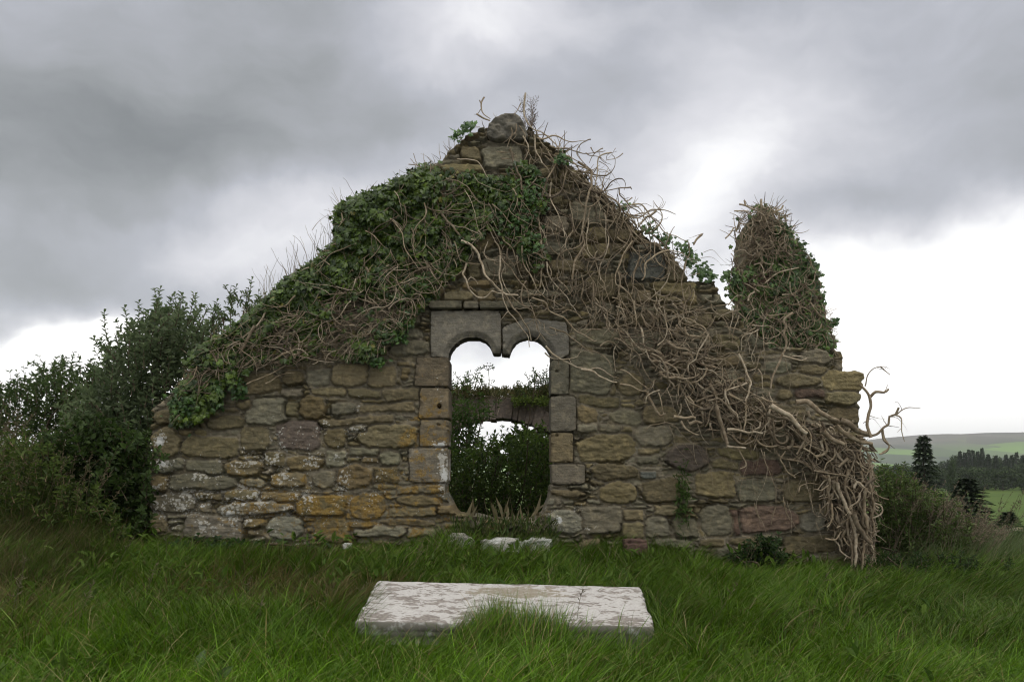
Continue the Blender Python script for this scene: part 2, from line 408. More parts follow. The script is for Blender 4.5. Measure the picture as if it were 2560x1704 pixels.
    e[:, 1:] |= lab[:, 1:] != lab[:, :-1]; e[:, :-1] |= lab[:, 1:] != lab[:, :-1]; e[1:] |= lab[1:] != lab[:-1]; e[:-1] |= lab[1:] != lab[:-1]
    D = chamfer(e, 14) * cell
    li = np.where(lab < 100000, lab, 0); big = isb[li]
    gx = (rng.random(len(cols)) - .5) * .0006; gyy = (rng.random(len(cols)) - .5) * .0010
    # per stone centres for the tilt
    cnt = np.bincount(li.ravel(), minlength=len(cols)) + 1e-6
    mx_ = np.bincount(li.ravel(), X.ravel(), minlength=len(cols)) / cnt; my_ = np.bincount(li.ravel(), Y.ravel(), minlength=len(cols)) / cnt
    rw = np.where(big > 0, 6., 3.5); t = np.clip(D / rw, 0, 1); prof = np.sqrt(np.clip(1 - (1 - t) ** 2, 0, 1))
    jd = .010 + .045 * sst(.48, .75, fbm(X / 90, Y / 50, seed + 21)) + .028 * vn(X / 15, Y / 10, seed + 22)       # joint depth
    jd = jd + .02 * (Y < 820) + .015 * vn(X / 30, Y / 20, seed + 23) * (Y < 820)
    mort = -jd
    face = base[li] + gx[li] * (X - mx_[li]) + gyy[li] * (Y - my_[li]) + (fbm(X / 30, Y / 12, seed + 31) - .5) * np.where(big > 0, .03, .02) + (vn(X / 6, Y / 4, seed + 33) - .5) * .009 + (vn(X / 14, Y / 5, seed + 35) - .5) * .010
    H = mort + (np.maximum(face, mort + .008) - mort) * prof
    edge = (D < 1e-6)
    C = cols[li]; mc = np.array(PAL['m']) * (.75 + .5 * fbm(X / 12, Y / 9, seed + 40))[..., None]
    C = np.where(edge[..., None] & (jd < .05)[..., None], mc, C)
    return dict(X=X, Y=Y, H=H, C=C, dl=dl, D=D, out=inpoly(X + (vn(X / 9, Y / 9, seed + 50) - .5) * 9, Y + (vn(X / 9, Y / 9, seed + 51) - .5) * 7, outline), op=(inpoly(X, Y, opening) if opening else np.zeros(X.shape, bool)), cell=cell, rng=rng, lab=lab)
def sheet(name, g, mask, H, C, E, depth, Yw, thick, steps=(.06, .25), seed=0, smooth_it=3, shrink=0.):
    ny, nx = mask.shape; f = mask[:-1, :-1] & mask[1:, :-1] & mask[:-1, 1:] & mask[1:, 1:]
    iy, ix = np.nonzero(f); a = iy * nx + ix; q = np.stack((a, a + nx, a + nx + 1, a + 1), 1)
    used = np.unique(q); rm = np.full(nx * ny, -1); rm[used] = np.arange(len(used)); q = rm[q]
    px = g['X'].ravel()[used].copy(); py = g['Y'].ravel()[used].copy(); h = H.ravel()[used]; c = C.reshape(-1, 3)[used]; e = E.reshape(-1, 3)[used]
    ed = np.concatenate((q[:, [0, 1]], q[:, [1, 2]], q[:, [2, 3]], q[:, [3, 0]])); key = np.sort(ed, 1); kk = key[:, 0] * len(used) + key[:, 1]
    _, idx, cn = np.unique(kk, return_index=True, return_counts=True); be = ed[idx[cn == 1]]
    bv = np.unique(be)
    for _ in range(smooth_it):
        sx_ = np.zeros(len(used)); sy_ = np.zeros(len(used)); n_ = np.zeros(len(used))
        for s_, t_ in ((0, 1), (1, 0)):
            np.add.at(sx_, be[:, s_], px[be[:, t_]]); np.add.at(sy_, be[:, s_], py[be[:, t_]]); np.add.at(n_, be[:, s_], 1)
        px[bv] = .5 * px[bv] + .5 * sx_[bv] / n_[bv]; py[bv] = .5 * py[bv] + .5 * sy_[bv] / n_[bv]
    base = Wa(np.stack((px, py), 1), Yw)
    def at(dy, jit=0.):
        v = base.copy(); v[:, 1] = Yw + dy
        if jit: v[:, 0] += (vn(base[:, 0] * 9, base[:, 2] * 9 + dy * 20, seed) - .5) * jit; v[:, 2] += (vn(base[:, 0] * 9 + 40, base[:, 2] * 14 + dy * 20, seed) - .5) * jit
        return v
    V = [at(-h)]; Fq = [q]; Cc = [c]; Ee = [e]; n = len(used); prev = be; o = n
    lb = np.full(n, -1); lb[bv] = np.arange(len(bv))
    for s_ in steps:
        V.append(at(s_, .02)[bv]); Cc.append(c[bv]); Ee.append(e[bv]); cur = lb[be] + o
        Fq.append(np.stack((prev[:, 1], prev[:, 0], cur[:, 0], cur[:, 1]), 1)); prev = cur; o += len(bv)
    back = at(thick); back[:, 1] += (fbm(base[:, 0] * 3, base[:, 2] * 5, seed + 4) - .5) * .06 * min(1, thick)
    V.append(back); Cc.append(c); Ee.append(e); Fq.append(q[:, ::-1] + o); cur = be + o
    Fq.append(np.stack((prev[:, 1], prev[:, 0], cur[:, 0], cur[:, 1]), 1))
    return mesh_np(name, np.concatenate(V), [np.concatenate(Fq)], np.concatenate(Cc), np.concatenate(Ee), smooth=True)

# ------------------------------------------------------------------ the gable wall: stones read off the photograph
def cr_(ox, oy, s, txt):
    out = []
    for w in txt.split():
        a, c = w.split(':'); x_0, y_0, x_1, y_1 = [float(q) for q in a.split(',')]
        out.append((ox + (x_0 + x_1) / 2 / s, oy + (y_0 + y_1) / 2 / s, (x_1 - x_0) / s + 3, (y_1 - y_0) / s + 3, c))
    return out
ST = cr_(340, 850, 2.851, """1210,195,1392,330:g 1395,160,1650,335:b 1652,185,1858,330:b 1880,200,1955,282:o 1250,333,1508,405:b 1508,345,1745,408:b
1750,342,2028,438:b 1590,405,1755,440:o 700,240,1020,385:b 1030,215,1205,322:b 1025,345,1185,410:g 112,488,448,615:b 448,488,600,540:b 605,485,735,520:b
700,420,820,500:b 785,418,1095,612:g 1060,440,1155,545:b 1160,395,1345,570:o 1380,445,1568,520:g 1585,445,1985,510:b 500,535,790,640:b 448,545,500,580:b
448,585,500,625:b 1290,540,1835,610:b 1515,600,1670,665:g 1015,565,1310,785:p 1335,620,1510,772:o 1590,600,2000,768:b 98,632,325,840:b 282,645,410,695:o
410,640,515,690:o 325,685,740,845:b 745,620,960,790:b 93,850,358,950:w 370,862,610,948:g 632,850,890,978:b 900,800,1070,905:b 1075,820,1345,928:o
1350,785,1515,905:g 1535,765,1750,835:g 1505,835,1610,880:b 1610,830,1740,880:o 1750,788,1900,890:g 85,960,215,1072:o 215,955,735,1075:g 755,980,920,1055:g
945,935,1235,1045:b 1275,925,1445,1055:g 1448,890,1670,1062:o 1680,900,1870,1025:o 75,1090,410,1228:g 410,1090,600,1150:b 615,1075,880,1150:b
890,1080,1190,1150:o 415,1150,525,1230:g 555,1155,1110,1240:w 1130,1100,1515,1255:o 1535,1090,1790,1280:o 1865,1040,2200,1105:g 1870,1110,2150,1190:o
1810,1190,2130,1270:b 100,1240,225,1360:b 232,1245,330,1270:g 235,1275,320,1305:g 235,1310,320,1355:g 330,1250,760,1420:w 765,1265,935,1345:o
800,1350,925,1400:b 940,1245,1185,1420:w 1265,1260,1535,1440:o 1565,1320,1930,1410:g 1520,1290,1710,1340:o 1930,1345,2140,1405:g 1730,1275,2130,1330:b""")
ST += cr_(440, 450, 2.851, "1470,1055,1755,1130:g 1510,1140,1805,1250:g 1215,1150,1365,1260:b 1370,1145,1505,1255:b 1640,905,1750,1040:g 160,1270,295,1340:b 40,1385,170,1420:o")
ST += cr_(1050, 720, 2.24, """840,355,1085,590:g 1065,535,1102,600:b 1110,470,1270,600:b 888,600,1125,662:b 880,657,990,752:y 882,755,998,810:g 1000,760,1118,810:g
1115,765,1185,810:y 1060,675,1265,765:g 1185,765,1420,885:g 875,815,1205,980:y 1215,885,1340,930:b 1212,930,1350,978:g 945,985,1220,1075:b 930,1070,1030,1100:b
990,1080,1220,1212:y 1380,868,1620,1020:p 1225,1018,1340,1060:s 1250,1065,1470,1200:b 1530,1025,1765,1175:y 722,1125,915,1170:b 700,1180,750,1215:w
715,1240,905,1375:w 905,1220,1135,1380:g 1140,1240,1245,1310:b 1130,1315,1250,1410:b 1250,1280,1390,1400:g 1300,1210,1440,1275:b 1575,1215,1745,1385:g
1745,1250,1792,1380:r 1140,1415,1265,1490:r 880,1405,1015,1480:b 1560,1395,1700,1450:b 560,0,920,60:g 1550,35,1740,95:g 1290,0,1540,80:b 1090,395,1160,420:y""")
ST += cr_(1600, 750, 2.24, """440,835,680,890:y 390,895,550,950:b 550,880,800,985:r 535,1000,760,1135:g 800,1000,1050,1130:b 515,1150,880,1305:r 880,1195,1040,1290:w
490,1320,660,1365:b 800,1310,1110,1420:b 940,1430,1020,1480:g 1030,1425,1210,1500:b 880,265,1090,360:g 695,340,840,410:g 885,360,1055,418:b 750,415,1010,492:b
1015,390,1265,500:y 1030,500,1235,588:b 880,500,1035,555:r 750,500,870,555:b 1045,592,1235,700:b 650,415,730,465:y 620,180,775,265:g 400,195,560,270:b
410,50,520,120:b 240,80,420,150:b 1080,280,1145,330:b 420,310,560,380:b 580,345,680,390:b""")
ST += cr_(1000, 200, 2.614, """540,420,800,580:g 400,430,540,520:b 1110,800,1340,940:g 1370,825,1510,940:b 1210,950,1340,1060:y 1350,955,1510,1055:b 1030,575,1190,660:y
1030,525,1120,575:g 980,760,1070,810:b 890,1060,1130,1135:g 1140,1065,1360,1155:y 930,880,1110,1000:m 530,1155,770,1290:g 770,1155,965,1265:b 970,1160,1210,1250:b
300,1180,440,1290:b 440,1190,540,1300:b 1500,1120,1735,1310:s 1740,1180,1930,1305:b 1210,1265,1420,1430:b 920,1330,1210,1425:g 1640,1310,1930,1460:y
1490,1320,1600,1370:b 1600,1325,1640,1370:g 1550,1370,1635,1460:b 280,1375,470,1440:b 490,1375,640,1440:b 400,1310,600,1360:o 1370,1060,1500,1130:b
1920,1290,2080,1320:g 1925,1325,2050,1355:g 1930,1358,2085,1395:b 1940,1400,2091,1465:g 720,1000,800,1050:s""")
OUT = [(374, 1480), (372, 1180), (377, 1022), (430, 975), (486, 900), (540, 868), (640, 800), (720, 730), (800, 672), (868, 610), (872, 545), (930, 508),
 (1000, 470), (1060, 428), (1088, 408), (1110, 385), (1150, 352), (1178, 330), (1214, 312), (1330, 318), (1352, 342), (1400, 372), (1438, 418),
 (1492, 458), (1540, 510), (1572, 545), (1640, 610), (1688, 636), (1722, 700), (1792, 702), (1800, 740), (1850, 792), (1880, 835), (1930, 868), (1993, 866), (2060, 870),
 (2087, 908), (2094, 925), (2163, 926), (2152, 973), (2150, 1012), (2153, 1062), (2160, 1110), (2166, 1250), (2172, 1480)]
g7 = lambda l: [(1090 + x / 2.903, 820 + y / 2.903) for x, y in l]
vis = g7([(106, 1120), (110, 215), (125, 185), (150, 150), (190, 118), (230, 103), (275, 97), (320, 102), (360, 120), (385, 145), (400, 170), (410, 200), (418, 215),
 (470, 215), (538, 224), (548, 190), (565, 155), (590, 125), (620, 105), (660, 95), (700, 98), (740, 112), (775, 140), (800, 170), (820, 205), (820, 750), (826, 1130),
 (822, 1180), (812, 1240), (790, 1290), (770, 1345), (700, 1395), (600, 1405), (520, 1385), (420, 1395), (330, 1365), (170, 1355), (140, 1320), (112, 1260), (78, 1190), (75, 1140)])
OPN = [(CX + (x - CX) * 1.033, CY + (y - CY) * (1.033 if y < CY else 1.0)) for x, y in vis]
c2 = lambda l: [(1050 + x / 2.24, 720 + y / 2.24) for x, y in l]
sx1 = 1050 + 458 / 2.24
DR = [
 ('arched_head_stone', c2([(57, 126), (300, 127), (440, 127), (457, 150), (457, 402), (400, 402), (300, 300), (180, 400), (57, 388)])),
 ('arched_head_stone', c2([(461, 215), (520, 195), (600, 165), (820, 190), (838, 300), (834, 375), (790, 400), (720, 410), (600, 300), (520, 402), (461, 402)])),
 ('hood_stone', c2([(52, 78), (238, 78), (238, 122), (52, 120)])), ('hood_stone', c2([(241, 76), (331, 78), (331, 121), (241, 120)])), ('hood_stone', c2([(334, 76), (620, 80), (620, 121), (334, 121)])),
 ('jamb_stone', c2([(-20, 392), (180, 392), (180, 553), (-35, 553)])), ('jamb_stone', c2([(0, 558), (180, 558), (180, 732), (-10, 732)])), ('jamb_stone', c2([(0, 737), (180, 737), (180, 890), (-5, 890)])),
 ('jamb_stone', c2([(-65, 894), (180, 894), (180, 1090), (-60, 1086)])),
 ('jamb_stone', c2([(715, 404), (838, 400), (836, 597), (715, 598)])), ('jamb_stone', c2([(715, 602), (860, 602), (878, 620), (876, 795), (850, 803), (715, 803)])),
 ('jamb_stone', c2([(715, 808), (856, 808), (858, 975), (715, 977)])), ('jamb_stone', c2([(715, 982), (920, 982), (928, 1000), (926, 1090), (900, 1098), (715, 1098)])),
 ('apex_stone', [(1216, 330), (1222, 312), (1240, 298), (1262, 290), (1290, 290), (1302, 302), (1312, 316), (1322, 345), (1318, 354), (1240, 354), (1218, 346)]),
]
DRC0 = [(.190, .178, .145), (.185, .175, .145), (.15, .14, .10), (.17, .155, .115), (.15, .14, .10), (.155, .130, .09), (.20, .165, .11), (.18, .155, .11), (.20, .18, .14),
       (.165, .155, .115), (.17, .155, .12), (.20, .165, .10), (.185, .165, .125), (.18, .17, .14)]
G = masonry((362, 280, 2182, 1486), OUT, OPN, ST, 2.5, 11, fill_big=2600, dressed=DR)
X, Y = G['X'], G['Y']
def gs(cx, cy, sx_, sy_): return np.exp(-((X - cx) / sx_) ** 2 - ((Y - cy) / sy_) ** 2)
blb = _hash(G['lab'], G['lab'] * 0 + 5, 3)          # lichen takes to some stones more than others
orange = np.clip(.28 + .75 * gs(900, 1280, 330, 130) + .7 * gs(1080, 1080, 100, 160) + .35 * gs(560, 1230, 200, 130) + .25 * gs(1380, 1330, 100, 60) - .15 * (X > 1450), 0, 1) * (.62 + .28 * blb)
white = np.clip(.12 + .55 * gs(500, 1280, 260, 160) + .45 * gs(850, 1150, 300, 220) + .5 * gs(1420, 1300, 120, 60) + .25 * gs(1110, 950, 50, 60) + .2 * gs(1900, 1300, 200, 80), 0, .85) * (.8 + .25 * _hash(G['lab'], G['lab'] * 0 + 9, 4))
for (a, b, c_, d_) in ((404, 1160, 26, 14), (1110, 1180, 18, 60), (1100, 1110, 26, 12), (395, 1215, 14, 14), (1393, 1300, 20, 14), (400, 1100, 22, 24), (1340, 1270, 14, 10), (870, 1364, 12, 8)):
    white = np.maximum(white, 1.0 * np.exp(-((X - a) / c_ / 1.3) ** 2 - ((Y - b) / d_ / 1.3) ** 2))
moss = np.clip(.1 + .5 * gs(1430, 440, 90, 60) + .5 * gs(1180, 760, 180, 14) + .35 * gs(700, 800, 260, 140) + .3 * gs(1200, 560, 200, 120) + .2 * (Y > 1380), 0, 1)
E = np.stack((np.clip(orange, 0, 1), np.clip(white, 0, 1.1), moss), -1)
root = thing('stone_gable_wall', 'ruined rubble stone gable wall with twin arched window opening, half buried in ivy', 'wall', W(1280, 1390, WY))
opx = G['op']; dop = chamfer(opx, 12) * 2.5
wall_mask = G['out'] & ~opx & ~((G['dl'] > 0) & (G['dl'] < 14) & (dop < 14)) & ~((G['dl'] > 0) & (G['dl'] < 3) & (dop < 34) & (Y < 890) & (np.abs(X - 1254.8) > 4.5))
Hw = np.where(G['dl'] > 0, np.minimum(G['H'], -.055), G['H'])
link('masonry', sheet('masonry', G, wall_mask, Hw, G['C'], E, 0, WY, .72, seed=3), MS, root)
DRC = [tuple(q * (1.12 if i_ < 2 else .98) for q in c) for i_, c in enumerate(DRC0)]
for k, ((nm, poly), c) in enumerate(zip(DR, DRC)):
    mk = (G['dl'] == k + 1) & ~opx; mk &= ~(chamfer(G['dl'] != k + 1, 2) < .9) | (dop < 4)
    inn = chamfer(~mk, 10) * 2.5
    head = k < 2
    chip = sst(.60, .72, fbm(X / 11, Y / 11, 300 + k)); h = .012 + .006 * (k % 3) - np.clip(1 - inn / (5. + 9 * chip), 0, 1) ** 2 * (.014 + .03 * chip) + (fbm(X / 25, Y / 14, 77 + k) - .5) * (.008 if k < 5 else .016)
    if nm == 'apex_stone': h = .05 + .05 * np.sqrt(np.clip(inn / 25, 0, 1)) + (fbm(X / 22, Y / 12, 90) - .5) * .11
    if nm == 'hood_stone': h = h + .05
    if head: h = h - np.clip(1 - dop / 17., 0, 1) * .055
    if k == 6: h = h - .07 * (np.hypot(X - 1099, Y - 1015) < 5.5)
    if k == 7: h = h - .03 * (np.hypot(X - 1097, Y - 1061) < 3)
    if k in (9, 11): h = h - .03 * (np.hypot(X - 1392, Y - 928 - (k - 9) * 80) < 3.5)
    Cc = np.ones(X.shape + (3,)) * np.array(c)[None, None]
    E2 = E.copy()
    if head or k == 13: E2[..., 0] *= .2; E2[..., 1] *= .4
    th = .3 if head else (.45 if nm == 'jamb_stone' else (.1 if nm == 'hood_stone' else .55))
    link(nm, sheet(nm, G, mk, h, Cc, E2, 0, WY, th, steps=(.03,), seed=20 + k), MS, root)
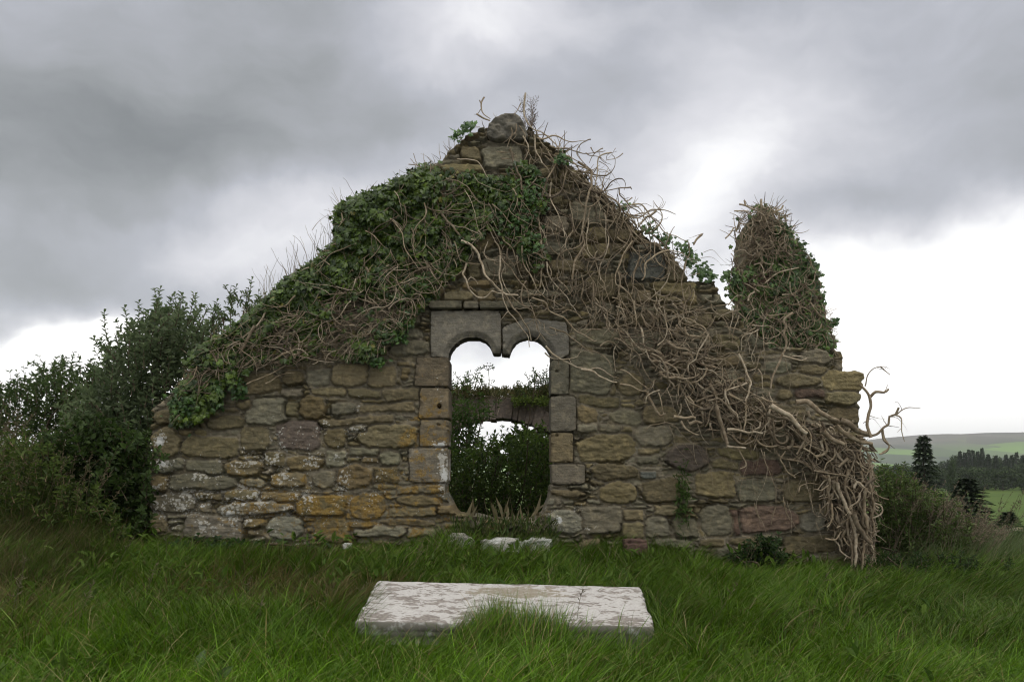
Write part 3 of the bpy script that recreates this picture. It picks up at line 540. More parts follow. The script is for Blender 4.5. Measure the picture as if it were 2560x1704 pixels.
# ------------------------------------------------------------------ dead ivy stems, traced from the photograph
CROPS = {'A': (1400, 340, 4.356), 'B': (1100, 600, 4.356), 'C': (1550, 650, 4.356), 'D': (1600, 950, 4.356), 'E': (1850, 1050, 4.126), 'F': (1600, 750, 2.24),
         'G': (1750, 460, 3.564), 'H': (900, 220, 3.92), 'I': (440, 450, 2.851)}
TR = """
A3 340,38 300,40 230,85 195,130 180,175 190,210 240,270 300,330 345,380
A3 470,135 430,145 375,190 340,240 320,290
A3 340,125 355,160 375,190
A2.5 685,190 650,220 590,245 530,258 500,265
A4 560,175 500,190 440,210 415,240 408,300 400,400 390,500 395,600 400,700 430,760 440,800
A1.5 605,135 560,210 520,240
A2.5 280,185 320,210 390,215 440,235 510,290
A6.5 200,275 290,335 340,390 345,470 335,560 300,660 285,760 265,870 255,960 240,1060 270,1150 265,1200 190,1320 150,1420 135,1568
A4 0,200 100,225 200,275
A2 425,280 500,320 540,370 590,450 640,520 660,550
A4 345,380 200,320 100,270 0,240
A3.5 770,555 700,560 600,575 500,590 410,600
A3 770,555 780,580
A2 570,530 500,575 430,600
A4 780,740 880,745 930,790 980,860 1030,930 1080,980 1150,1050 1250,1090 1370,1140 1400,1150
A5.5 1050,810 1000,850 930,890 880,950 860,980
A3.5 640,560 650,640 720,700 760,760 850,820 920,900 980,1000 1000,1060
A3 790,670 740,700 690,700
A6 1550,1065 1500,1110 1450,1180
A2 1560,1065 1480,1085 1400,1110
A2.5 750,870 700,930 650,1000 620,1080
A3 620,870 580,930 540,990 510,1030 470,1000 440,940 430,870 440,810 500,760 560,720 620,680
A3.5 450,910 520,915 580,930
A3.5 510,1030 530,1130 510,1250 450,1370 430,1460 440,1568
A3 320,960 350,940 430,955 470,1000
A2 150,480 190,540 220,600 280,660 360,690 430,780
A2 165,690 220,740 240,800 250,860
A1.5 185,745 190,860 160,980 150,1130 155,1250
A4 880,1060 800,1150 730,1240 670,1320 640,1400 650,1500 640,1568
A5.5 1180,1240 1080,1270 980,1340 930,1400 930,1500 890,1568
A4 845,1190 860,1290 850,1400 810,1480 800,1568
A3.5 1400,1160 1410,1280 1390,1330 1350,1400 1340,1500 1320,1568
A2.5 1250,1280 1230,1400 1240,1500 1250,1568
A3 1180,1240 1290,1260 1380,1310 1450,1370 1500,1380
A2 440,640 500,690 540,770 570,830 590,880
A1.3 1530,1330 1650,1320 1730,1370 1760,1420
A1.3 1560,1270 1650,1240 1700,1270 1780,1360 1860,1420
A2 0,560 80,620 170,640 210,680
B7 240,0 330,50 400,130 440,210 465,290 490,370 560,450 640,530 720,590 820,590 860,600
B5.5 290,250 270,330 250,370 290,440 310,510 360,580 420,625 480,630 530,590 575,550 620,575 680,580 740,600
B3.5 210,205 290,250
B3 370,130 340,210 290,250
B3 300,250 380,255 450,265
B3 310,440 335,400 380,430 415,480
B4 590,0 640,80 660,170 700,240 760,300 820,380 880,460 950,560 960,650 1010,740 1040,850 1110,910
B5.5 1100,0 1110,120 1120,250 1100,400 1090,520
B4.5 890,60 890,170 930,290 990,400 1060,540 1130,610 1240,670 1350,730
B6 900,0 910,60 870,110
B4 1160,230 1170,350 1230,450 1320,560 1390,620 1420,690 1460,750 1500,810 1540,850
B4.5 650,170 650,400 670,520 680,620 720,720 770,800 850,900 910,980 960,1060 975,1160
B5 720,600 780,720 850,790 900,870 960,960 1000,1090
B4.5 940,440 890,520 890,640 920,720 1010,780 1040,870 1080,980 1130,1070 1160,1100
B5 1000,630 1080,650 1150,680 1180,760 1260,810 1350,840 1400,900 1450,960 1530,1010 1600,1050 1680,1100 1710,1090
B4 1330,790 1380,760 1460,775 1530,820
B4.5 1190,950 1280,980 1370,1000 1430,1060 1500,1120 1600,1190 1700,1220 1790,1260 1870,1360
B4 1140,1220 1200,1280 1290,1290 1400,1290 1490,1270 1530,1220 1600,1200
B5.5 1150,1150 1250,1250 1340,1310 1430,1350 1520,1390 1630,1400 1720,1390 1800,1430 1890,1500
B6 1540,1400 1660,1420 1730,1480 1830,1520 1930,1550
B2 1130,910 1140,980 1200,1030 1290,1010 1350,990
B4.5 1590,980 1680,970 1760,965
B4 1740,1150 1800,1110 1880,1110 1960,1180 1985,1200
B3.5 1580,50 1560,110 1480,190 1450,290 1450,400 1430,530 1400,600
B4 2100,0 2000,140 1960,250 1920,350 1920,480 1990,520 2060,590 2110,680 2178,720
B4 1930,330 1960,460 1940,600 1960,680 1940,780 1910,900 1850,960 1770,950
B2.5 1860,210 1810,330 1800,450 1770,560 1770,680
B3 1640,180 1600,300 1640,400 1690,480 1700,580 1680,650 1700,740 1690,830 1640,900
B4 2178,180 2120,320 2100,450 2090,590
B2.5 1750,230 1740,330 1720,450 1730,560 1750,700
B2.5 1540,370 1560,500 1540,620 1590,720 1640,850 1670,950
B3.5 1960,680 2000,840 2010,870 2100,820 2178,810
B3.5 1960,980 1970,1070 1900,1180 1890,1280 1910,1430
B2.5 1340,110 1345,240 1310,390 1240,440
B3 900,150 980,155 1060,145 1100,150
B2.5 720,280 670,370 700,480 770,590 860,680 920,720 1000,715 1140,715
B3 1110,580 1030,590 960,590
B2.5 740,90 730,170 790,250 820,300
B3 690,0 780,80 820,180 850,300 880,380 900,420
C4 720,0 690,130 665,250 680,360 715,460 720,590 770,680 805,740 795,830 775,910
C4 590,0 590,150 600,220
C4.5 490,680 560,640 650,610 700,650 760,710
C2 870,150 780,160 690,185
C6.5 1290,1010 1340,1110 1370,1200 1420,1320 1410,1400 1370,1530
C7 1890,570 1800,620 1785,680 1805,720 1790,780 1810,880 1800,960 1760,1050 1710,1180 1660,1290 1640,1400
C3 1600,605 1700,595 1820,580 1880,560
C4 1600,570 1570,640 1550,740 1560,830 1560,950 1580,1050 1570,1240
C5.5 1770,1040 1870,1060 1980,1090 2040,1070
C4 1870,1040 1990,1050
C4 1580,910 1640,900 1720,930 1760,970
C3 1440,710 1540,715 1640,720 1740,780 1790,850 1810,920
C3 1290,570 1350,620 1400,690 1440,710
C3.5 1300,540 1190,570 1110,600 1070,640
C3 1050,500 1180,480 1250,500 1310,540
C4 650,590 760,560 870,540 960,520 1050,500
C4.5 1470,740 1390,780 1320,820
C3 1510,760 1430,790 1340,830 1320,900 1320,980
C3 1180,490 1250,400 1330,380
C3 1300,600 1260,700 1230,800 1220,900
C3 1500,780 1470,940 1440,1010 1430,1070 1460,1130
C2.5 1430,800 1380,900 1350,1000 1310,1030
C3 1540,980 1510,1070 1480,1190 1430,1260
C1.8 1800,1080 1820,1190 1860,1300 1840,1400 1820,1500
C3.5 1500,1180 1540,1240 1550,1340 1560,1400
C3.5 300,990 200,1070 185,1170 230,1255
C7 350,1010 440,1070 490,1150 520,1210 530,1280
C9 500,890 600,940 700,970 760,990
C6 0,760 60,810 130,900 220,970 300,1050
C5 60,780 150,900 250,980
C5 970,800 890,920 840,1010 830,1080 750,1140 740,1210
C4.5 950,1170 900,1270 830,1320 770,1330 710,1300
C4.5 1030,1310 1100,1350 1170,1380
C4 1130,1170 1160,1250 1190,1320 1180,1360
C5 1390,1340 1280,1370 1170,1410 1150,1450 1160,1568
C4.5 0,1190 80,1220 160,1280 230,1340 300,1400
C5 0,1350 110,1360 200,1410 290,1430
C5 250,620 270,700 330,760 360,850
C4 430,1410 350,1440 290,1480 280,1550
C9 290,1430 320,1500 370,1568 393,1640 440,1690 500,1660
C3 0,290 80,340 130,430 210,490 290,540
C4 200,0 150,130 140,250 130,370
C3 30,560 60,620 60,690 100,700 200,610 260,500 270,380 250,280
C2.5 400,420 390,540 440,620 480,690
C3 640,490 760,570 900,650 960,700 1030,740
D3.5 200,100 65,170 50,240 110,310
D3.5 200,130 230,230 260,370
D9 360,400 450,405 530,405 610,410
D11 520,470 590,460 670,460
D6 450,440 500,520 580,580 640,600
D12 840,290 850,400 890,500 920,600 950,700
D7 950,710 1060,730 1150,740
D7 1010,600 1060,670 1140,700 1260,640
D4.5 1060,740 1110,830 1160,920 1090,960
D7 620,230 700,190 800,170 900,140
D7 740,220 850,200 900,240 950,280 1010,350 1060,420 1100,500 1090,640
D5.5 1200,20 1190,120 1150,240 1160,330 1150,430 1130,560
D6 930,90 940,180 990,310 1060,370 1070,460
D14 1430,270 1520,330 1630,400 1690,450 1740,520 1820,580
D9 1370,370 1500,400 1600,430 1660,440
D6 1440,280 1410,360 1400,500
D6 1320,180 1400,220 1480,240
D14 1710,240 1820,230 1880,290 1960,340 2060,400 2180,470
D9 1820,340 1860,400
D8 950,530 1100,550 1200,565 1340,570
D5 1310,450 1300,500 1230,540 1180,590
D5.5 1270,650 1340,700 1440,720 1520,710
D5 1870,670 1760,720 1610,720 1580,790 1530,860 1560,910 1600,980 1690,1060
D5 1600,860 1740,880 1830,930 1950,980 2050,1000 2178,1040
D5 1780,740 1870,790 1940,860
D5 2120,740 2110,830 2030,900 2010,980
D2.2 70,540 110,490 200,475 310,460 400,510 460,590 540,670 640,680
D1.6 320,500 360,600 390,720 470,810 550,870
D3 490,200 530,300 600,420 650,540 690,640 750,700
D2.2 1310,740 1360,880 1410,990 1450,1100 1480,1180 1480,1320
D1.6 1480,1170 1580,1220
D1.4 940,750 990,850 1040,950 1180,1060
D2 1240,1340 1270,1450 1330,1568
D2.5 1480,1380 1440,1500 1430,1568
D2.5 1560,1270 1590,1430 1650,1540
D2.5 1730,1220 1750,1150 1830,1120 1940,1130 2050,1160
D1.5 500,1100 560,1170 600,1210 660,1220
D2 1780,1000 1830,1200 1870,1330 1930,1460
E16 1040,0 1130,50 1220,100 1310,150
E14 860,100 930,180 1010,230 1090,250
E12 1000,60 1080,130 1180,190 1260,230 1360,240
E6 1470,110 1490,200 1540,270 1500,330 1440,350
E5 1170,0 1120,100 1060,190
E4 1030,40 1010,100 940,200
E6 1080,310 1140,300 1180,360 1160,480 1110,580
E9 1110,400 1020,480
E5 760,520 900,540 1000,560 1110,580 1200,630 1300,700 1400,760 1470,800 1540,820
E8 1180,690 1210,640 1280,690 1350,750
E2.5 600,740 620,680 680,650 780,655 880,680
E5.5 940,620 980,720 1020,810
E5 1050,650 1120,700 1170,770 1190,840
E6 1240,740 1230,820 1140,890 1130,960
E6 950,850 955,950 940,1050 900,1100
E4 970,890 1000,960 990,1030
E4 1020,860 1050,950 1100,1020
E14 1180,960 1210,1080 1260,1170 1310,1220 1350,1260
E5 1380,860 1440,870 1465,920 1440,970 1340,1020 1310,1060
E5 880,1220 980,1225 1030,1160 1100,1100
E6 1330,1260 1240,1320 1210,1400 1190,1420
E5 1000,1110 1090,1040
E5 960,1220 1020,1290 1030,1340 1120,1410 1190,1440
E5 1070,1210 1110,1280 1200,1320
E6 1140,1180 1180,1260 1220,1290
E4 1230,1370 1300,1460
E4 1270,1330 1340,1420
E7 1350,540 1340,640 1360,750 1380,900 1360,1000 1390,1100 1380,1200
E5 1260,480 1290,580 1340,640
E2 460,830 480,950 530,1030 620,1170 700,1250 780,1310 720,1490
E2 150,860 190,980 250,1090 290,1250
E2 20,1195 100,1210 180,1260 270,1310
E1.8 780,1050 830,1180 850,1240
E2.5 720,700 740,850 770,960 830,1010
E4 820,860 830,950 900,1000
E10 1000,640 1060,800 1120,950 1170,1120 1200,1300 1190,1550
E9 1300,700 1285,900 1310,1100 1280,1300 1250,1550
E8 1120,500 1090,700 1150,900 1110,1100 1150,1300 1170,1540
E1.5 1430,980 1450,1060 1550,1110 1600,1150
F9 1290,770 1275,680 1290,600 1285,545 1260,500 1235,475
F8 1285,545 1320,515 1370,515 1395,495
F3.5 1260,480 1275,420 1310,380 1345,370 1380,370
F3.5 1345,370 1400,418
F7.5 1215,760 1310,755 1370,710 1395,690 1400,650 1430,640 1450,600
F3 1440,640 1480,605 1570,600
F4 1430,640 1460,660 1465,730 1478,790
F2 1270,640 1310,655 1370,665
F2 1250,690 1300,660 1330,690 1350,720
F1.5 1400,655 1440,660 1480,700 1500,738
F5 1360,720 1365,770 1395,820 1350,860
H4.5 1215,88 1185,140 1185,200 1215,250 1280,300
H3 1175,120 1185,160
H5 1145,255 1200,290 1270,315
H5 1625,50 1605,130 1605,250 1640,330 1700,400 1780,430
H2.5 1575,150 1550,210 1510,260
H4 1780,430 1850,490 1920,550 1960,600
H3 1480,370 1490,440 1470,500 1440,580
H3.5 1530,350 1525,430 1480,490 1550,545 1610,560 1650,590
H2.5 1560,370 1620,460 1605,550
H7 1470,590 1490,660 1520,760 1570,870 1585,1000
H4 1385,690 1480,695
H3 1350,625 1470,630
H3.5 950,695 1070,700 1150,715 1200,790 1250,880 1340,940 1480,945 1550,920
H4 1240,870 1235,980 1215,1100 1220,1220 1260,1320 1330,1440 1400,1568
H4.5 1930,720 1870,820 1830,920 1790,1050 1770,1150 1755,1300 1780,1450 1785,1568
H3.5 1470,830 1560,860 1610,920 1680,1030 1720,1130 1755,1200
H5 1710,460 1710,560 1720,620 1760,680 1790,740
H4 1560,1215 1650,1250 1740,1310
H4 550,1220 680,1280 800,1320 900,1340 1050,1380 1180,1440 1150,1510
H6.5 800,1225 850,1290 920,1370 990,1450 1070,1530 1110,1568
H2.5 420,1110 520,1170
H3 640,1160 740,1200 850,1200 930,1140 1060,1130 1150,1080
H2.5 870,1190 960,1195 1050,1170
H3 0,1170 80,1220 190,1290 240,1230 330,1165
H3 735,1000 740,1100 710,1200 760,1300 820,1340
H2.5 410,930 440,880 490,885 500,920
H2.5 420,920 450,975
H2.5 475,750 560,755 620,790 640,830
H4 690,740 685,860
H1.6 525,645 560,770 590,870 620,1050
H4 1870,920 1860,1060 1920,1200 1980,1330 2000,1450
H6 1600,1300 1610,1450 1600,1550
H2.5 1600,880 1700,850 1800,800
H3 80,1330 90,1420 140,1480
H3.5 1210,1260 1280,1400 1340,1540
I1.6 970,360 1020,290 1080,250 1170,210
I9 560,1040 490,1180 450,1235
I5 640,940 560,1050 470,1130 360,1190
I3.5 1280,700 1250,800 1225,830
I2.5 1100,750 1200,710 1280,600 1330,540
I3 700,990 620,1040 550,1080
I2.5 1400,1060 1460,1130 1455,1220
I3 840,1240 950,1270 1050,1290 1130,1300
I4 500,1450 620,1400 750,1340 830,1270 880,1220
I3 640,1450 760,1380 850,1370
I2 1330,190 1400,240 1450,290
I3 1375,310 1380,390 1420,420
I2 1880,370 1780,385
I2 1340,1120 1360,1040
I3 1420,480 1360,540 1280,600 1230,670
I2.5 1530,510 1570,580 1600,630
I2.5 1190,880 1210,960 1250,1000
"""
rng = np.random.default_rng(5)
BARK = [(.33, .275, .19), (.20, .165, .115), (.44, .38, .28), (.26, .215, .15), (.15, .124, .09)]
def bark(rng, k=None):
    c = np.array(BARK[rng.integers(len(BARK)) if k is None else k]); return c * rng.uniform(.85, 1.15)
# wall surface outline test, so that stems lie on the wall where there is wall
def vine3(px, rpx, lift, Yw, rng, amp=.05):
    """pixel polyline -> world points lying `lift` metres off the wall face"""
    n = len(px); s = np.arange(n)
    d = lift + amp * (vn(s / 7. + rng.uniform(0, 99), s * 0 + rng.uniform(0, 99)) - .4)
    return Wa(px, Yw - np.maximum(d, .012 + rpx * .0045))
big, small = [], Tubes()
for ln in TR.strip().split('\n'):
    h, *ps = ln.split(); ox, oy, s = CROPS[h[0]]; w = float(h[1:]); p = np.array([[float(q) for q in a.split(',')] for a in ps])
    p = np.stack((ox + p[:, 0] / s, oy + p[:, 1] / s), 1)
    q = crom(p, 6.); n = len(q); k = np.arange(n)
    q[:, 0] += (vn(k / 2.5 + w * 7, k * 0 + 3) - .5) * (1.5 + w * .35); q[:, 1] += (vn(k / 2.5 + 50 + w, k * 0 + 9) - .5) * (1.5 + w * .35)
    r = (w * .5 * .92) * 4.14e-3 * (1.05 - (.38 if w > 4.5 else .62) * k / n) * (.88 + .3 * vn(k / 3. + w, k * 0 + 1.5))
    if w < 2.2: r = r * np.linspace(1, .45, n)
    dense = p[:, 1].mean() > 850 and p[:, 0].mean() > 1650
    v = vine3(q, w, (.05 + .01 * w if not dense else .13 + .012 * w) + rng.uniform(0, .05), WY, rng, .08)
    if w >= 6.5: big.append((v, r, bark(rng, rng.integers(4))))
    else: small.add(v, r, bark(rng, [2, 0, 0, 3][rng.integers(4)]), 6)
    # side spurs
    if w >= 2.5:
        for _ in range(int(n / 9)):
            j = rng.integers(2, n - 1); L_ = rng.integers(3, 9); th = math.atan2(*(q[j] - q[j - 1])[::-1]) + rng.choice([-1, 1]) * rng.uniform(.5, 1.3)
            st = []; c_ = q[j].copy()
            for _k in range(L_ + 1): st.append(c_.copy()); th += rng.normal(0, .3); c_ = c_ + 5. * np.array((math.cos(th), math.sin(th)))
            pp = Wa(np.array(st), v[j, 1] - np.linspace(0, rng.uniform(-.02, .08), L_ + 1)); small.add(pp, np.linspace(.0048 if w > 4 else .0032, .0016, L_ + 1), bark(rng), 4)
def walk(tb, start, th, n, step, r0, r1, lift, Yw, rng, curl=.22, pull=None, pk=.15, out=0., sides=5, coly=None, bound=None):
    c_ = np.array(start, float); st = []; w = rng.normal(0, curl); 
    for _ in range(n):
        st.append(c_.copy()); w = w * .72 + rng.normal(0, curl); th += w
        if pull is not None: th += pk * math.sin(pull - th)
        c_ = c_ + step * np.array((math.cos(th), math.sin(th)))
    st = np.array(st)
    if bound is not None:
        ins = inpoly(st[:, 0], st[:, 1], bound); o_ = np.nonzero(~ins)[0]
        if len(o_): st = st[:max(3, o_[0] + int(rng.integers(0, 3)))]; n = len(st)
    k = np.arange(n)
    v = vine3(st, r0 / .00414 * 2, lift, Yw, rng, .07); v[:, 1] -= out * (k / n) ** 2
    cc = bark(rng) if coly is None else coly
    rr = np.linspace(r0 * 1.1, min(r1, r0 * .38), n) * (.72 + .55 * vn(k * .9 + r0 * 9e4, k * 0.)) 
    tb.add(v, rr, cc, sides)
    if r0 > .0028 and n > 6:                     # forks and broken spurs
        for _ in range(int(rng.integers(0, 3))):
            j = int(rng.integers(1, n - 3)); a_ = math.atan2(*(st[j + 1] - st[j])[::-1]) + rng.choice([-1, 1]) * rng.uniform(.4, 1.2)
            m_ = int(rng.integers(3, 9)); q = [st[j].copy()]
            for _k in range(m_): a_ += rng.normal(0, .25); q.append(q[-1] + 6. * np.array((math.cos(a_), math.sin(a_))))
            q = np.array(q); yy = v[j, 1] - np.linspace(0, rng.uniform(-.03, .07), m_ + 1); tb.add(Wa(q, yy), np.linspace(rr[j] * .6, rr[j] * .2, m_ + 1), cc, 4)
    return v
PR1 = [(1310, 330), (1400, 380), (1480, 440), (1560, 530), (1640, 600), (1730, 680), (1760, 740), (1640, 800), (1500, 780), (1380, 720), (1290, 640), (1240, 560), (1300, 470), (1280, 390)]
PR2 = [(1470, 730), (1560, 740), (1720, 740), (1830, 830), (1880, 930), (1960, 1010), (2080, 1060), (2150, 1080), (2185, 1120), (2192, 1240), (2190, 1390), (2150, 1415),
       (2090, 1370), (2065, 1290), (2040, 1200), (1980, 1160), (1900, 1130), (1800, 1090), (1720, 1060), (1640, 980), (1570, 890), (1500, 820)]
PR3 = [(1640, 820), (1760, 880), (1900, 1000), (2000, 1040), (2160, 1100), (2185, 1180), (2185, 1390), (2140, 1400), (2080, 1310), (2060, 1180), (1960, 1130), (1850, 1100), (1740, 1040), (1660, 950), (1600, 870)]
def flow(x, y):
    if x > 2040 and y > 1130: return R(80)
    if y > 780 and x > 1500: return R(42)
    return R(85)
def fill(tb, poly, n, r, lift, rng, nn=(6, 18), curl=.25, steep=0.5, Yw=WY, fl=flow, out=0.):
    for (x, y) in sample_poly(poly, n, rng):
        f = fl(x, y); r0 = rng.uniform(*r) * .5 * 4.14e-3 * 1.0
        walk(tb, (x, y), f + rng.normal(0, steep), int(rng.integers(*nn)), 8., r0, r0 * .5, rng.uniform(*lift), Yw, rng, curl, f, .10, out, bound=poly)
fill(small, PR1, 105, (1.8, 4.6), (.02, .14), rng, (10, 26), .15, .45)
fill(small, [(1180, 600), (1330, 560), (1480, 700), (1620, 850), (1560, 900), (1400, 800), (1230, 700)], 70, (1.6, 3.5), (.02, .10), rng, steep=.5)
fill(small, PR2, 150, (2.2, 6.5), (.03, .26), rng, (8, 20), .20, .8)
fill(small, PR3, 250, (3., 10.), (.02, .22), rng, (8, 22), .19, .6)
fill(small, [(2030, 1120), (2188, 1100), (2190, 1395), (2140, 1405), (2080, 1320), (2050, 1220)], 200, (3, 10), (.03, .24), rng, (7, 18), .2, .5)
# fine twigs over the tangle
fill(small, PR2, 90, (1.0, 1.8), (.15, .30), rng, (6, 16), .2, 1.2)
fill(small, [(1500, 740), (1760, 720), (1880, 760), (2000, 800), (1990, 860), (1800, 880), (1640, 880)], 70, (1.4, 3.4), (.06, .2), rng, (7, 16), .2, 1.2)
# roots that hang below the mass on the bare stones
for _ in range(26):
    x = rng.uniform(1700, 2060); y = 1080 + (x - 1700) * .28 + rng.uniform(-20, 30); walk(small, (x, y), R(70), int(rng.integers(8, 22)), 8., .0028, .0012, .02, WY, rng, .14, R(75), .2)
# twigs standing proud of the verges
def verge(tb, poly, n, ln, rng, spread=.7, w=(1., 2.6), Yw=WY, back=.6, nn=8):
    poly = np.array(poly, float); seg = np.linalg.norm(np.diff(poly, axis=0), axis=1); cs = np.concatenate(([0], np.cumsum(seg)))
    for _ in range(n):
        u = rng.uniform(0, cs[-1]); k = min(np.searchsorted(cs, u) - 1, len(seg) - 1); k = max(k, 0); t = (u - cs[k]) / seg[k]; p = poly[k] * (1 - t) + poly[k + 1] * t
        r0 = rng.uniform(*w) * .5 * 4.14e-3; th = R(-90) + rng.normal(0, spread); st = []; c_ = p + np.array((0, 8.)); L_ = rng.uniform(*ln) / nn
        for _k in range(nn): st.append(c_.copy()); th += rng.normal(0, .16); c_ = c_ + L_ * np.array((math.cos(th), math.sin(th)))
        v = Wa(np.array(st), Yw + rng.uniform(-.1, back)); tb.add(v, np.linspace(r0, r0 * .4, nn), bark(rng), 4)
verge(small, [(1320, 330), (1400, 375), (1480, 445), (1560, 530), (1690, 640)], 90, (25, 80), rng, .9, (1.5, 4.))
verge(small, [(1180, 330), (1240, 295), (1310, 320)], 14, (15, 50), rng, .9, (1.2, 2.6))
# stems that follow the right verge, some proud of it
for _ in range(60):
    u = rng.uniform(0, 1); x, y = 1330 + 340 * u, 345 + 290 * u + rng.uniform(-22, 20)
    walk(small, (x, y), R(40) + rng.normal(0, .3), int(rng.integers(8, 20)), 8., rng.uniform(.004, .010), .003, rng.uniform(-.35, .12), WY, rng, .2, R(42), .2)
dead = thing('dead_ivy', 'tangle of bare grey-brown dead ivy stems sprawling over the right half of the gable', 'dead ivy', W(2120, 1420, WY - .1))
for v, r, c in big:
    tb = Tubes(); tb.add(v, r, c, 9); link('stem', tb.mesh('stem'), MB, dead)
link('twigs', small.mesh('twigs'), MB, dead, kind='stuff')

# ------------------------------------------------------------------ live ivy on the left half
rng = np.random.default_rng(9)
IVP = [(462, 935), (500, 860), (560, 835), (640, 780), (720, 705), (790, 650), (850, 600), (845, 540), (880, 500), (960, 485), (1040, 432), (1110, 408), (1150, 430), (1250, 440),
       (1300, 400), (1340, 420), (1370, 500), (1330, 560), (1370, 640), (1330, 680), (1290, 620), (1230, 560), (1190, 600), (1150, 660), (1110, 720), (1060, 760), (1010, 815), (960, 880),
       (880, 905), (800, 870), (720, 905), (640, 905), (600, 950), (560, 960), (545, 1020), (500, 1045), (440, 1065), (425, 1040), (450, 985)]
def ivd(x, y):
    n = fbm(x / 70, y / 55, 61, 4)
    d = sst(.40, .56, n)
    d = np.maximum(d, .9 * np.exp(-((x - 980) / 150) ** 2 - ((y - 560) / 75) ** 2)); d = np.maximum(d, .8 * np.exp(-((x - 800) / 90) ** 2 - ((y - 690) / 50) ** 2))
    d = np.maximum(d, .8 * np.exp(-((x - 570) / 90) ** 2 - ((y - 870) / 45) ** 2)); d = np.maximum(d, .8 * np.exp(-((x - 1230) / 90) ** 2 - ((y - 500) / 50) ** 2))
    d = d * (1 - .75 * np.exp(-((x - 760) / 140) ** 2 - ((y - 850) / 22) ** 2)) * (1 - .7 * np.exp(-((x - 940) / 120) ** 2 - ((y - 730) / 26) ** 2))
    d = d * (1 - .85 * np.exp(-((x - 1110) / 70) ** 2 - ((y - 440) / 30) ** 2)); d = d * (1 - .8 * np.exp(-((x - 1270) / 50) ** 2 - ((y - 400) / 28) ** 2))
    return np.clip(d + .05, 0, 1)
def ivy_leaves(bag, poly, n, dens, lift, Yw, size, rng, edge=14, ca=(.016, .036, .005), cb=(.066, .106, .012), depth_y=None):
    p = sample_poly(poly, n, rng, dens); p = p + rng.normal(0, 5, p.shape)
    clump = fbm(p[:, 0] / 34, p[:, 1] / 30, 88, 3)
    Yy = Yw - (lift[0] + (lift[1] - lift[0]) * np.clip(clump * 1.5 - .3, 0, 1) * rng.random(len(p)) ** .6) if depth_y is None else depth_y(p)
    pos = Wa(p, Yy); m_ = len(p)
    tip = np.stack((rng.normal(0, .65, m_), rng.normal(-.25, .3, m_), -np.abs(rng.normal(.8, .45, m_))), 1)
    nd = np.stack((rng.normal(0, .45, m_), -np.abs(rng.normal(.9, .3, m_)), rng.normal(.55, .35, m_)), 1)
    c = pal(rng, m_, ca, cb, .3); yl = (fbm(p[:, 0] / 50, p[:, 1] / 50, 99) > .56)[:, None]; c = np.where(yl, c * np.array((1.4, 1.32, 1.1)), c)
    rr = rng.random((m_, 1)); c = np.where(rr > .985, np.array((.16, .15, .03)), c)
    bag.add(scatter(T_ivy(), pos, tip, nd, rng.uniform(size[0], size[1], m_) * .88, c))
ib = Bag()
ivy_leaves(ib, IVP, 12500, ivd, (.03, .24), WY, (.034, .072), rng)
ivy_leaves(ib, [(850, 600), (842, 530), (880, 497), (960, 478), (1040, 425), (1110, 440), (1040, 560), (930, 640)], 2200, None, (.04, .30), WY, (.036, .072), rng)
# along the left verge, on top of the wall
VL = [(470, 905), (560, 838), (640, 778), (720, 704), (800, 650), (852, 600), (848, 532), (890, 500), (1000, 455), (1070, 415)]
vp = crom(np.array(VL, float), 3.); vp = vp[rng.integers(0, len(vp), 3300)] + rng.normal(0, 7, (3300, 2)) + np.array((0, 6.))
pos = Wa(vp, WY + rng.uniform(-.15, .75, len(vp))); m_ = len(vp)
ib.add(scatter(T_ivy(), pos, np.stack((rng.normal(-.3, .7, m_), rng.normal(0, .5, m_), rng.normal(0, .6, m_)), 1), np.stack((rng.normal(-.2, .4, m_), rng.normal(-.5, .4, m_), rng.normal(.9, .3, m_)), 1), rng.uniform(.035, .07, m_), pal(rng, m_, (.025, .052, .007), (.085, .135, .016), .3)))
def clumps(bag, lst, rng, Yw=WY, size=(.03, .055), lift=(.02, .2), ca=(.022, .055, .012), cb=(.065, .125, .022)):
    for (x, y, rx, ry, n) in lst:
        a = rng.normal(0, .5, (n, 2)) * np.array((rx, ry)) + np.array((x, y)); m_ = n; pos = Wa(a, Yw - rng.uniform(*lift, n))
        bag.add(scatter(T_ivy(), pos, np.stack((rng.normal(0, .7, m_), rng.normal(-.2, .3, m_), rng.normal(-.4, .6, m_)), 1), np.stack((rng.normal(0, .5, m_), rng.normal(-.8, .3, m_), rng.normal(.6, .4, m_)), 1), rng.uniform(size[0], size[1], m_), pal(rng, m_, ca, cb, .3)))
clumps(ib, [(1330, 600, 20, 34, 60), (1405, 395, 20, 14, 50), (1170, 315, 16, 12, 22), (1140, 340, 18, 16, 18), (1315, 480, 40, 60, 200), (1010, 800, 16, 26, 50), (640, 1000, 20, 60, 0),
            (600, 975, 18, 26, 50), (460, 1010, 40, 40, 160), (545, 990, 14, 40, 60), (1290, 550, 50, 50, 150), (1060, 700, 30, 16, 40), (950, 905, 30, 10, 40), (990, 845, 40, 14, 50)], rng)
it = Tubes()
fill(it, IVP, 330, (1.2, 3.6), (.05, .22), rng, (7, 22), .14, .9, fl=lambda x, y: R(60) if x > 900 else R(150))
fill(it, [(560, 860), (760, 760), (1000, 640), (1130, 620), (1040, 780), (900, 900), (640, 920), (500, 960)], 270, (1.4, 3.4), (.03, .16), rng, (8, 24), .15, .6, fl=lambda x, y: R(152))
verge(it, [(640, 775), (740, 690), (850, 610)], 60, (50, 120), rng, .30, (1.0, 1.8), back=.6, nn=9)
verge(it, [(850, 590), (858, 520), (900, 500)], 24, (30, 100), rng, .45, (1.0, 1.8), back=.6, nn=9)
verge(it, [(900, 500), (1000, 460), (1090, 400), (1160, 340)], 70, (12, 55), rng, .8, (.9, 2.2), back=.6)
